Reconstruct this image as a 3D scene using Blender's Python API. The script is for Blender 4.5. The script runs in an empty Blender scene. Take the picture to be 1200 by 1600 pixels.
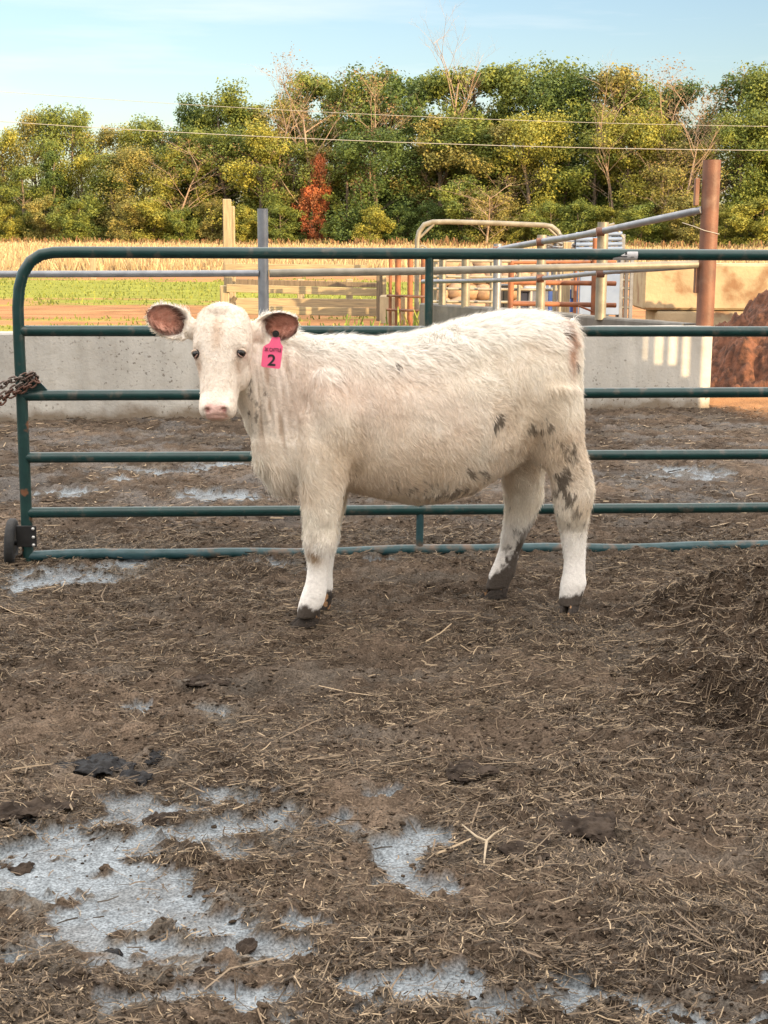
import bpy, math, random
import numpy as np
from mathutils import Vector, Matrix
random.seed(7); RNG = np.random.default_rng(11)
scene = bpy.context.scene
# ------------------------------------------------------------------ camera
F = 2300.0; PITCH = math.radians(10.7); ROLL = math.radians(0.28); CH = 1.42
fw = np.array([0, math.cos(PITCH), -math.sin(PITCH)])
_r = np.array([1.0, 0, 0]); _u = np.array([0, math.sin(PITCH), math.cos(PITCH)])
rt = _r * math.cos(ROLL) + _u * math.sin(ROLL); up = -_r * math.sin(ROLL) + _u * math.cos(ROLL)
cd = bpy.data.cameras.new('camera'); cam = bpy.data.objects.new('camera', cd)
scene.collection.objects.link(cam); scene.camera = cam
cd.sensor_fit = 'VERTICAL'; cd.sensor_height = 24.0; cd.lens = F / 1600 * 24.0
cd.clip_start = 0.05; cd.clip_end = 3000
m = Matrix.Identity(4)
for i in range(3):
    m[i][0] = rt[i]; m[i][1] = up[i]; m[i][2] = -fw[i]
m[2][3] = CH; cam.matrix_world = m
scene.render.resolution_x = 768; scene.render.resolution_y = 1024
# ------------------------------------------------------------------ world + sun
SUN_EL = math.radians(11.0); SUN_AZ = math.radians(45.0)     # azimuth measured to the right of straight behind the camera
world = bpy.data.worlds.new('World'); scene.world = world; world.use_nodes = True
wn = world.node_tree; wn.nodes.clear()
out = wn.nodes.new('ShaderNodeOutputWorld'); bg = wn.nodes.new('ShaderNodeBackground')
sky = wn.nodes.new('ShaderNodeTexSky'); sky.sky_type = 'NISHITA'; sky.sun_disc = False
sky.sun_elevation = SUN_EL; sky.sun_rotation = math.radians(180) - SUN_AZ
sky.air_density = 1.0; sky.dust_density = 1.0; sky.ozone_density = 1.6; sky.altitude = 200
bg.inputs['Strength'].default_value = 0.15
tc = wn.nodes.new('ShaderNodeTexCoord'); mp = wn.nodes.new('ShaderNodeMapping')
mp.inputs['Scale'].default_value = (2.2, 2.2, 22.0); mp.inputs['Rotation'].default_value = (0.0, 0.05, 0.3)
cn = wn.nodes.new('ShaderNodeTexNoise'); cn.inputs['Scale'].default_value = 1.6; cn.inputs['Detail'].default_value = 7
cn.inputs['Roughness'].default_value = 0.55
cr = wn.nodes.new('ShaderNodeValToRGB'); cr.color_ramp.elements[0].position = 0.5; cr.color_ramp.elements[1].position = 0.72
cr.color_ramp.elements[0].color = (0, 0, 0, 1); cr.color_ramp.elements[1].color = (0.32, 0.32, 0.32, 1)
cx = wn.nodes.new('ShaderNodeMix'); cx.data_type = 'RGBA'; cx.inputs[7].default_value = (4.6, 4.3, 4.1, 1)
L = wn.links.new
L(tc.outputs['Generated'], mp.inputs['Vector']); L(mp.outputs['Vector'], cn.inputs['Vector'])
L(cn.outputs['Fac'], cr.inputs['Fac']); L(cr.outputs['Color'], cx.inputs[0])
tint = wn.nodes.new('ShaderNodeMix'); tint.data_type = 'RGBA'; tint.blend_type = 'MULTIPLY'; tint.inputs[0].default_value = 1.0; tint.inputs[7].default_value = (0.72, 0.70, 0.73, 1)
L(sky.outputs['Color'], tint.inputs[6]); L(tint.outputs[2], cx.inputs[6])
# added brightness in the unseen upper sky, to lift light in the shaded yard
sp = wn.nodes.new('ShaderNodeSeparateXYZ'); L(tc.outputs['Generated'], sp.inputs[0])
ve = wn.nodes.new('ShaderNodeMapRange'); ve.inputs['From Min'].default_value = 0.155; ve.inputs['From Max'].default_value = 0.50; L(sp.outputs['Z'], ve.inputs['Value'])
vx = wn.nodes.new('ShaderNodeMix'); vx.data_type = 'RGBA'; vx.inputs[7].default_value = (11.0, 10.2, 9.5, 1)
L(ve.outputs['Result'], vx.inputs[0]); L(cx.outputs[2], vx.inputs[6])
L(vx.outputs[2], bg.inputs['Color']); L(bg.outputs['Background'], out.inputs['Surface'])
sd = bpy.data.lights.new('sun', 'SUN'); so = bpy.data.objects.new('sun', sd); scene.collection.objects.link(so)
sd.energy = 5.0; sd.angle = math.radians(0.5); sd.color = (1.0, 0.70, 0.37)
SDIR = Vector((math.sin(SUN_AZ) * math.cos(SUN_EL), -math.cos(SUN_AZ) * math.cos(SUN_EL), math.sin(SUN_EL)))
so.rotation_euler = SDIR.to_track_quat('Z', 'Y').to_euler(); so.location = (5, -10, 12)
vs = scene.view_settings; vs.view_transform = 'Standard'; vs.look = 'None'; vs.gamma = 1.0; vs.use_curve_mapping = False
vs.exposure = 1.0
scene.render.engine = 'CYCLES'; scene.cycles.max_bounces = 6; scene.cycles.transparent_max_bounces = 4

# ------------------------------------------------------------------ helpers
def ray(px, py): return fw + rt * ((px - 600) / F) + up * ((800 - py) / F)
def at(px, py, Y):
    d = ray(px, py); return np.array([0, 0, CH]) + d * (Y / d[1])
def gr(px, py, z=0.0):
    d = ray(px, py); return np.array([0, 0, CH]) + d * ((z - CH) / d[2])
def hsh(ix, iy, iz, seed):
    h = (ix.astype(np.int64) * 374761393 + iy.astype(np.int64) * 668265263 + iz.astype(np.int64) * 2147483647 + seed * 1274126177) & 0xffffffff
    h = ((h ^ (h >> 13)) * 1274126177) & 0xffffffff
    h = ((h ^ (h >> 16)) * 2246822519) & 0xffffffff
    h = h ^ (h >> 15)
    return (h & 0xffffff) / float(0xffffff)
def vnoise(x, y, z=None, seed=0):
    x = np.asarray(x, float); y = np.asarray(y, float); z = np.zeros_like(x) if z is None else np.asarray(z, float)
    xi = np.floor(x); yi = np.floor(y); zi = np.floor(z); fx = x - xi; fy = y - yi; fz = z - zi
    fx = fx * fx * (3 - 2 * fx); fy = fy * fy * (3 - 2 * fy); fz = fz * fz * (3 - 2 * fz)
    r = 0
    for dx in (0, 1):
        for dy in (0, 1):
            for dz in (0, 1):
                w = (fx if dx else 1 - fx) * (fy if dy else 1 - fy) * (fz if dz else 1 - fz)
                r = r + w * hsh(xi + dx, yi + dy, zi + dz, seed)
    return r
def fbm(x, y, z=None, o=4, seed=0):
    a = 1.0; s = 0; t = 0; f = 1.0
    for k in range(o):
        s = s + a * vnoise(np.asarray(x) * f + 13.1 * k, np.asarray(y) * f + 7.7 * k, None if z is None else np.asarray(z) * f, seed + k); t += a; a *= 0.5; f *= 2.03
    return s / t
def sstep(a, b, x):
    t = np.clip((x - a) / (b - a), 0, 1); return t * t * (3 - 2 * t)

def tag(o, label=None, cat=None, group=None, kind=None):
    if label: o['label'] = label
    if cat: o['category'] = cat
    if group: o['group'] = group
    if kind: o['kind'] = kind
    return o
def empty(name, loc=(0, 0, 0), rz=0.0, **k):
    o = bpy.data.objects.new(name, None); scene.collection.objects.link(o)
    o.location = loc; o.rotation_euler = (0, 0, rz); o.empty_display_size = 0.1
    return tag(o, **k)
def wmat(o):
    m_ = Matrix.LocRotScale(o.location, o.rotation_euler, o.scale)
    return m_ if o.parent is None else wmat(o.parent) @ o.matrix_parent_inverse @ m_
def link(name, me, mat=None, parent=None, world_space=True):
    o = bpy.data.objects.new(name, me); scene.collection.objects.link(o)
    if mat and not me.materials: me.materials.append(mat)
    if parent is not None:
        o.parent = parent
        if world_space:
            o.matrix_parent_inverse = wmat(parent).inverted()
    return o
def npmesh(name, V, Fc, smooth=False, cols=None, fcols=None, n=None):
    """V (N,3); Fc (M,k) equal-size faces or list of lists"""
    me = bpy.data.meshes.new(name)
    if isinstance(Fc, np.ndarray):
        k = Fc.shape[1]
        me.vertices.add(len(V)); me.vertices.foreach_set('co', np.asarray(V, np.float32).ravel())
        me.loops.add(Fc.size); me.loops.foreach_set('vertex_index', Fc.astype(np.int32).ravel())
        me.polygons.add(len(Fc)); me.polygons.foreach_set('loop_start', (np.arange(len(Fc)) * k).astype(np.int32))
        me.update(calc_edges=True)
    else:
        me.from_pydata([tuple(v) for v in V], [], [tuple(f) for f in Fc]); me.update()
    if smooth: me.polygons.foreach_set('use_smooth', np.ones(len(me.polygons), bool))
    if cols is not None:
        a = me.color_attributes.new('Col', 'FLOAT_COLOR', 'POINT')
        c = np.ones((len(V), 4), np.float32); c[:, :3] = cols; a.data.foreach_set('color', c.ravel())
    return me
class MB:
    def __init__(s): s.v = []; s.f = []; s.sm = []
    def add(s, V, Fc, smooth=False):
        b = len(s.v); s.v += [tuple(map(float, p)) for p in V]; s.f += [tuple(i + b for i in f) for f in Fc]; s.sm += [smooth] * len(Fc); return s
    def box(s, c, size, rz=0.0, ry=0.0, rx=0.0, bev=0.0):
        h = [x / 2 for x in size]
        R = Matrix.Rotation(rz, 3, 'Z') @ Matrix.Rotation(ry, 3, 'Y') @ Matrix.Rotation(rx, 3, 'X')
        b = min(bev, min(h) * 0.9)
        V = []; Fc = []
        if b <= 0:
            for sx in (-1, 1):
                for sy in (-1, 1):
                    for sz in (-1, 1): V.append((sx * h[0], sy * h[1], sz * h[2]))
            Fc = [(0, 1, 3, 2), (4, 6, 7, 5), (0, 4, 5, 1), (2, 3, 7, 6), (0, 2, 6, 4), (1, 5, 7, 3)]
        else:
            idx = {}
            for sx in (-1, 1):
                for sy in (-1, 1):
                    for sz in (-1, 1):
                        for ax in range(3):
                            p = [sx * (h[0] - b), sy * (h[1] - b), sz * (h[2] - b)]; p[ax] = (sx, sy, sz)[ax] * h[ax]
                            idx[(sx, sy, sz, ax)] = len(V); V.append(tuple(p))
            for ax in range(3):
                o1, o2 = [a for a in range(3) if a != ax]
                for sg in (-1, 1):
                    q = []
                    for a, c_ in ((-1, -1), (1, -1), (1, 1), (-1, 1)):
                        k = [0, 0, 0]; k[ax] = sg; k[o1] = a; k[o2] = c_; q.append(idx[(*k, ax)])
                    Fc.append(tuple(q))
            for ax in range(3):
                o1, o2 = [a for a in range(3) if a != ax]
                for a in (-1, 1):
                    for c_ in (-1, 1):
                        q = []
                        for sg, w in ((-1, o1), (1, o1), (1, o2), (-1, o2)):
                            k = [0, 0, 0]; k[ax] = sg; k[o1] = a; k[o2] = c_; q.append(idx[(*k, w)])
                        Fc.append(tuple(q))
            for sx in (-1, 1):
                for sy in (-1, 1):
                    for sz in (-1, 1): Fc.append(tuple(idx[(sx, sy, sz, a)] for a in range(3)))
        V = [R @ Vector(p) + Vector(c) for p in V]
        return s.add(V, Fc)
    def tube(s, pts, r, seg=12, caps=True, flat=1.0):
        P = [Vector(p) for p in pts]; n = len(P); rr = r if hasattr(r, '__len__') else [r] * n
        V = []; Fc = []; prev = None
        for i in range(n):
            t = (P[min(i + 1, n - 1)] - P[max(i - 1, 0)]).normalized()
            if prev is None:
                a = Vector((0, 0, 1)) if abs(t.z) < 0.9 else Vector((1, 0, 0)); a = (a - t * a.dot(t)).normalized()
            else: a = (prev - t * prev.dot(t)).normalized()
            prev = a; b = t.cross(a)
            for k in range(seg):
                th = 2 * math.pi * k / seg; V.append(P[i] + (a * math.cos(th) + b * math.sin(th) * flat) * rr[i])
        for i in range(n - 1):
            for k in range(seg):
                k2 = (k + 1) % seg; Fc.append((i * seg + k, i * seg + k2, (i + 1) * seg + k2, (i + 1) * seg + k))
        s.add(V, Fc, True)
        if caps: s.add(V[:seg], [tuple(range(seg))[::-1]]); s.add(V[-seg:], [tuple(range(seg))])
        return s
    def build(s, name, mat, parent=None):
        me = bpy.data.meshes.new(name); me.from_pydata(s.v, [], s.f); me.update()
        me.polygons.foreach_set('use_smooth', s.sm)
        return link(name, me, mat, parent)

def nd(t, ty, **k):
    n = t.nodes.new(ty)
    for a, b in k.items(): setattr(n, a, b)
    return n
def mat(name, c1, c2=None, rough=0.7, metal=0.0, scale=8.0, bump=0.0, bscale=60.0, attr=False, lo=0.35, hi=0.65, c3=None, s3=3.0, lo3=0.6, hi3=0.68, trans=0.0, stretch=(1, 1, 1), fine=0.0, spec=0.5, d3=6):
    M = bpy.data.materials.new(name); M.use_nodes = True; t = M.node_tree; b = t.nodes['Principled BSDF']; ln = t.links.new
    b.inputs['Roughness'].default_value = rough; b.inputs['Metallic'].default_value = metal; b.inputs['Specular IOR Level'].default_value = spec
    tc = nd(t, 'ShaderNodeTexCoord'); mp = nd(t, 'ShaderNodeMapping'); mp.inputs['Scale'].default_value = stretch; ln(tc.outputs['Object'], mp.inputs['Vector'])
    def noise(sc, det=6):
        n = nd(t, 'ShaderNodeTexNoise'); n.inputs['Scale'].default_value = sc; n.inputs['Detail'].default_value = det; ln(mp.outputs['Vector'], n.inputs['Vector']); return n.outputs['Fac']
    def ramp(f, lo, hi):
        r = nd(t, 'ShaderNodeMapRange'); r.inputs['From Min'].default_value = lo; r.inputs['From Max'].default_value = hi; ln(f, r.inputs['Value']); return r.outputs['Result']
    def mix(f, a, bb, mode='MIX'):
        x = nd(t, 'ShaderNodeMix', data_type='RGBA', blend_type=mode)
        if isinstance(f, float): x.inputs[0].default_value = f
        else: ln(f, x.inputs[0])
        for i, q in ((6, a), (7, bb)):
            if isinstance(q, tuple): x.inputs[i].default_value = (*q[:3], 1)
            else: ln(q, x.inputs[i])
        return x.outputs[2]
    if attr:
        an = nd(t, 'ShaderNodeVertexColor', layer_name='Col'); col = an.outputs['Color']
        if fine: 
            g = ramp(noise(scale, 8), 0.3, 0.7); mm = nd(t, 'ShaderNodeMapRange'); mm.inputs['To Min'].default_value = 1 - fine; mm.inputs['To Max'].default_value = 1 + fine; ln(g, mm.inputs['Value'])
            vm = nd(t, 'ShaderNodeVectorMath', operation='SCALE'); ln(col, vm.inputs[0]); ln(mm.outputs['Result'], vm.inputs['Scale']); col = vm.outputs[0]
    elif c2 is not None: col = mix(ramp(noise(scale), lo, hi), c1, c2)
    else: col = c1
    if c3 is not None: col = mix(ramp(noise(s3, d3), lo3, hi3), col, c3)
    if isinstance(col, tuple): b.inputs['Base Color'].default_value = (*col[:3], 1)
    else: ln(col, b.inputs['Base Color'])
    if bump:
        bn = nd(t, 'ShaderNodeBump'); bn.inputs['Strength'].default_value = bump; bn.inputs['Distance'].default_value = 0.01
        ln(noise(bscale, 8), bn.inputs['Height']); ln(bn.outputs['Normal'], b.inputs['Normal'])
    if trans:
        tr = nd(t, 'ShaderNodeBsdfTranslucent'); mx = nd(t, 'ShaderNodeMixShader'); mx.inputs[0].default_value = trans
        if isinstance(col, tuple): tr.inputs['Color'].default_value = (*col[:3], 1)
        else: ln(col, tr.inputs['Color'])
        o = [n for n in t.nodes if n.type == 'OUTPUT_MATERIAL'][0]
        ln(b.outputs[0], mx.inputs[1]); ln(tr.outputs[0], mx.inputs[2]); ln(mx.outputs[0], o.inputs['Surface'])
    return M
M = {}
M['ground'] = mat('ground', (0, 0, 0), attr=True, fine=0.55, scale=170, rough=0.95, bump=0.5, bscale=160, spec=0.08)
M['straw'] = mat('straw', (0, 0, 0), attr=True, rough=0.7, spec=0.3)
M['green_paint'] = mat('green_paint', (0.004, 0.030, 0.030), (0.006, 0.042, 0.041), rough=0.3, scale=14, c3=(0.09, 0.08, 0.065), s3=18, lo3=0.57, hi3=0.74, bump=0.1, bscale=40)
M['green_worn'] = mat('green_worn', (0.006, 0.045, 0.052), (0.028, 0.075, 0.088), rough=0.45, scale=20, c3=(0.12, 0.085, 0.06), s3=9, lo3=0.53, hi3=0.64, bump=0.15, bscale=40)
M['green_rust'] = mat('green_rust', (0.004, 0.032, 0.031), (0.008, 0.045, 0.04), rough=0.45, scale=20, c3=(0.16, 0.07, 0.035), s3=11, lo3=0.58, hi3=0.63, bump=0.15, bscale=60)
M['chain'] = mat('chain', (0.22, 0.20, 0.18), (0.10, 0.05, 0.035), rough=0.5, metal=0.5, scale=25, bump=0.2, bscale=200)
M['black_metal'] = mat('black_metal', (0.006, 0.006, 0.007), (0.014, 0.014, 0.014), rough=0.5, scale=30)
M['rubber'] = mat('rubber', (0.014, 0.015, 0.017), (0.03, 0.03, 0.03), rough=0.8, scale=20, bump=0.3, bscale=90)
M['bolt'] = mat('bolt', (0.6, 0.6, 0.58), rough=0.4, metal=0.6)
M['sticker'] = mat('sticker', (0.6, 0.6, 0.6), (0.5, 0.5, 0.52), rough=0.5, scale=60)
M['ink'] = mat('ink', (0.02, 0.02, 0.025), rough=0.6)
M['conc'] = mat('conc', (0.46, 0.45, 0.42), (0.36, 0.35, 0.325), rough=0.9, scale=3, bump=0.3, bscale=60, attr=False)
M['galv'] = mat('galv', (0.25, 0.27, 0.30), (0.19, 0.205, 0.23), rough=0.45, metal=0.5, scale=14, bump=0.1)
M['galv_warm'] = mat('galv_warm', (0.25, 0.235, 0.19), (0.18, 0.165, 0.13), rough=0.5, metal=0.25, scale=9, bump=0.1)
M['rust'] = mat('rust', (0.17, 0.075, 0.045), (0.105, 0.048, 0.032), rough=0.6, scale=7, bump=0.25, bscale=70, c3=(0.22, 0.13, 0.09), s3=4, lo3=0.55, hi3=0.7)
M['rail_rust'] = mat('rail_rust', (0.27, 0.10, 0.042), (0.14, 0.055, 0.03), rough=0.7, scale=6, bump=0.2)
M['wood'] = mat('wood', (0.36, 0.29, 0.17), (0.21, 0.17, 0.11), rough=0.85, scale=12, stretch=(0.3, 2, 6), bump=0.3)
M['wood_v'] = mat('wood_v', (0.35, 0.29, 0.18), (0.20, 0.165, 0.11), rough=0.85, scale=12, stretch=(6, 2, 0.3), bump=0.3)
M['wood_dark'] = mat('wood_dark', (0.16, 0.13, 0.09), (0.09, 0.07, 0.05), rough=0.9, scale=12, stretch=(6, 2, 0.3), bump=0.3)
M['block'] = mat('block', (0.40, 0.32, 0.20), (0.27, 0.215, 0.135), rough=0.9, scale=3.5, bump=0.6, bscale=24, c3=(0.20, 0.115, 0.06), s3=3.2, lo3=0.54, hi3=0.66)
M['white_panel'] = mat('white_panel', (0.20, 0.27, 0.40), (0.14, 0.20, 0.32), rough=0.5, scale=3)
M['blue'] = mat('blue', (0.02, 0.06, 0.24), (0.03, 0.08, 0.28), rough=0.5, scale=4)
M['dark_grey'] = mat('dark_grey', (0.10, 0.10, 0.11), (0.07, 0.07, 0.08), rough=0.7, scale=4)
M['stone'] = mat('stone', (0.38, 0.26, 0.16), (0.26, 0.18, 0.12), rough=0.9, scale=2.5, bump=0.5, bscale=20)
M['heap'] = mat('heap', (0.16, 0.066, 0.036), (0.05, 0.022, 0.013), rough=0.95, scale=14, bump=1.0, bscale=40)
M['wire'] = mat('wire', (0.30, 0.29, 0.27), rough=0.5, metal=0.2)
M['bark'] = mat('bark', (0.17, 0.13, 0.09), (0.09, 0.07, 0.05), rough=0.9, scale=3)
M['bare'] = mat('bare', (0.33, 0.235, 0.16), (0.24, 0.17, 0.12), rough=0.9, scale=3)
M['fur'] = mat('fur', (0, 0, 0), attr=True, rough=0.75, spec=0.1, trans=0.35)
M['skin'] = mat('skin', (0, 0, 0), attr=True, fine=0.10, scale=90, rough=0.7, bump=0.35, bscale=130, spec=0.25)
M['hoof'] = mat('hoof', (0.045, 0.033, 0.025), (0.022, 0.017, 0.013), rough=0.8, scale=40, bump=0.6, bscale=90, c3=(0.35, 0.20, 0.10), s3=26, lo3=0.62, hi3=0.66)
M['eye'] = mat('eye', (0.008, 0.006, 0.006), rough=0.12)
M['eyelid'] = mat('eyelid', (0.40, 0.26, 0.21), (0.26, 0.15, 0.12), rough=0.6, scale=60)
M['skin_plain'] = mat('skin_plain', (0.72, 0.58, 0.46), (0.6, 0.46, 0.36), rough=0.7, scale=60)
M['pink'] = mat('pink', (0.90, 0.13, 0.28), rough=0.5)
M['grass'] = mat('grass', (0, 0, 0), attr=True, rough=0.8, trans=0.3)
M['barn'] = mat('barn', (0.55, 0.54, 0.52), (0.45, 0.44, 0.42), rough=0.8, scale=2)
M['dung'] = mat('dung', (0.020, 0.015, 0.012), (0.060, 0.046, 0.036), rough=0.9, spec=.1, scale=30, bump=0.7, bscale=60)
M['dung_wet'] = mat('dung_wet', (0.004, 0.004, 0.005), (0.010, 0.010, 0.011), rough=0.5, spec=.15, scale=20, bump=0.5, bscale=40)

def concrete_mat(name, base, dark, zlo, streak=False, speck=0.62):
    Mt = bpy.data.materials.new(name); Mt.use_nodes = True; t = Mt.node_tree; b = t.nodes['Principled BSDF']; ln = t.links.new
    b.inputs['Roughness'].default_value = 0.9; b.inputs['Specular IOR Level'].default_value = 0.2
    tc = nd(t, 'ShaderNodeTexCoord')
    def noise(sc, det=6, st=(1, 1, 1), rough=0.5):
        mp = nd(t, 'ShaderNodeMapping'); mp.inputs['Scale'].default_value = st; ln(tc.outputs['Object'], mp.inputs['Vector'])
        n = nd(t, 'ShaderNodeTexNoise'); n.inputs['Scale'].default_value = sc; n.inputs['Detail'].default_value = det; n.inputs['Roughness'].default_value = rough
        ln(mp.outputs['Vector'], n.inputs['Vector']); return n.outputs['Fac']
    def rng(f, a, bb, c=0.0, d=1.0):
        r = nd(t, 'ShaderNodeMapRange'); 
        for k, v in (('From Min', a), ('From Max', bb), ('To Min', c), ('To Max', d)): r.inputs[k].default_value = v
        ln(f, r.inputs['Value']); return r.outputs['Result']
    def mul(a, bb, op='MULTIPLY'):
        x = nd(t, 'ShaderNodeMath', operation=op)
        for i, q in enumerate((a, bb)):
            if isinstance(q, float): x.inputs[i].default_value = q
            else: ln(q, x.inputs[i])
        return x.outputs[0]
    def mix(f, a, bb):
        x = nd(t, 'ShaderNodeMix', data_type='RGBA'); ln(f, x.inputs[0])
        for i, q in ((6, a), (7, bb)):
            if isinstance(q, tuple): x.inputs[i].default_value = (*q, 1)
            else: ln(q, x.inputs[i])
        return x.outputs[2]
    col = mix(rng(noise(1.7, 8, rough=0.65), 0.3, 0.7), base, dark)
    col = mix(mul(rng(noise(9, 6), 0.5, 0.75), 0.35), col, (0.30, 0.27, 0.22))
    if streak: col = mix(mul(rng(noise(7, 5, (1, 1, 0.06)), 0.42, 0.66), float(streak)), col, (0.10, 0.095, 0.085))
    sep = nd(t, 'ShaderNodeSeparateXYZ'); ln(tc.outputs['Object'], sep.inputs[0])
    # splashed muck: fine specks gathered in loose drifts, denser near the foot of the wall
    sp = rng(noise(42, 3), speck, speck + 0.03); dr = rng(mul(noise(1.3, 4), rng(sep.outputs['Z'], 0.0, 0.5, 0.30, 0.0), 'ADD'), 0.52, 0.72)
    col = mix(mul(mul(sp, dr), 0.85), col, (0.09, 0.07, 0.05))
    sp2 = rng(noise(16, 4), 0.71, 0.73); col = mix(mul(sp2, 0.55), col, (0.10, 0.085, 0.07))
    foot = rng(mul(sep.outputs['Z'], mul(noise(6, 6), -0.22), 'ADD'), zlo - 0.10, zlo - 0.02, 1.0, 0.0)
    col = mix(mul(foot, 0.85), col, (0.16, 0.12, 0.08))
    ln(col, b.inputs['Base Color'])
    bn = nd(t, 'ShaderNodeBump'); bn.inputs['Strength'].default_value = 0.35; bn.inputs['Distance'].default_value = 0.01
    ln(noise(50, 8), bn.inputs['Height']); ln(bn.outputs['Normal'], b.inputs['Normal'])
    return Mt
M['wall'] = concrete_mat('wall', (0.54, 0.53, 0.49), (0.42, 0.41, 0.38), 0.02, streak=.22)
M['wall_streak'] = concrete_mat('wall_streak', (0.20, 0.195, 0.18), (0.13, 0.125, 0.115), 0.02, streak=.75)  # base darkened to stand for shade on the curved wall; streaks are stains

# ------------------------------------------------------------------ ground
LIME = [(60,1400,150,62),(180,1440,170,52),(225,1285,60,38),(375,1308,110,26),(90,1340,100,28),(300,1492,150,30),(430,1490,60,22),
        (235,1575,55,18),(390,1580,80,20),(575,1222,40,10),(620,1325,55,26),(645,1378,50,22),(690,1550,70,34),(590,1560,50,30),(850,1585,80,16),
        (1100,1572,110,22),(1180,1502,40,14),(345,1115,22,8),(125,900,120,15),(40,910,60,12),(215,886,70,8),(352,779,72,8),(1085,740,46,8),
        (240,1118,20,8),(500,1430,60,14),(460,1275,60,16),(330,1255,40,12),(720,1600,80,14),(20,1290,40,12),
        (450,885,60,7),(250,735,60,5),(330,728,50,4),(180,750,40,4),(1010,745,26,4),(965,1008,14,5),(320,1075,24,5),(980,1560,50,16),(210,1395,70,26),
        (560,1290,40,10),(640,720,60,5),(700,745,50,5),(590,870,40,4),(110,770,60,5),(420,745,40,4)]
_L = []
for px, py, rx, ry in LIME:
    c = gr(px, py); a = gr(px + rx, py); b1 = gr(px, py - ry); b2 = gr(px, py + ry)
    k_ = 1.22 if rx > 50 and py > 1200 else 1.0; _L.append((c[0], (b1[1] + b2[1]) / 2, abs(a[0] - c[0]) * k_, abs(b1[1] - b2[1]) / 2 * k_))
def lime_raw(x, y):
    return lime(x, y, True)
def lime(x, y, raw=False):
    s = np.zeros_like(x); near = (y < 14)
    xx = x[near]; yy = y[near]; w1 = (fbm(xx * 3.0, yy * 3.0, o=4, seed=5) - 0.5); w2 = (fbm(xx * 3.0, yy * 3.0, o=4, seed=9) - 0.5); m_ = np.full_like(xx, -3.0)
    for cx_, cy_, rx, ry in _L:
        q = ((xx + w1 * 0.35 - cx_) / rx) ** 2 + ((yy + w2 * 0.35 - cy_) / ry) ** 2
        m_ = np.maximum(m_, 1.25 - q * 0.85)
    brk = fbm(xx * 11, yy * 17, o=6, seed=21)
    if raw: s[near] = sstep(-.1, .6, m_); return s
    s[near] = sstep(0.40, 0.66, m_ * 0.78 + (brk - 0.5) * 2.5); return s
def heap_h(x, y):
    """loose bedding heap right of the calf"""
    d = np.hypot((x - 2.10) / 1.25, (y - 4.75) / 1.60) + (fbm(x * 2, y * 2, o=4, seed=31) - 0.5) * 0.5
    return 0.27 * sstep(1.18, 0.25, d)
def gh(x, y):
    x = np.asarray(x, float); y = np.asarray(y, float)
    yard = sstep(13.5, 12.0, y)
    h = (fbm(x * 1.3, y * 1.3, o=3, seed=1) - 0.5) * 0.035 + (fbm(x * 7, y * 7, o=4, seed=2) - 0.5) * 0.036
    r = fbm(x * 26, y * 26, o=3, seed=3); h = h + sstep(0.40, 0.72, r) * 0.020 + (fbm(x * 70, y * 70, o=2, seed=4) - 0.5) * 0.016
    fl = np.ones_like(x)
    for fx, fy in ((-.275, 5.215), (-.21, 5.46), (.705, 5.455), (.43, 5.65)): fl = fl * (1 - np.exp(-(np.hypot(x - fx, y - fy) / .085) ** 4))
    return (h * fl + .002 * (1 - fl)) * yard
def axis(segs):
    o = [segs[0][0]]
    for a, b, st in segs:
        n = max(1, int(round((b - a) / st))); o += list(a + (b - a) * (np.arange(n) + 1) / n)
    return np.array(o)
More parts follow.
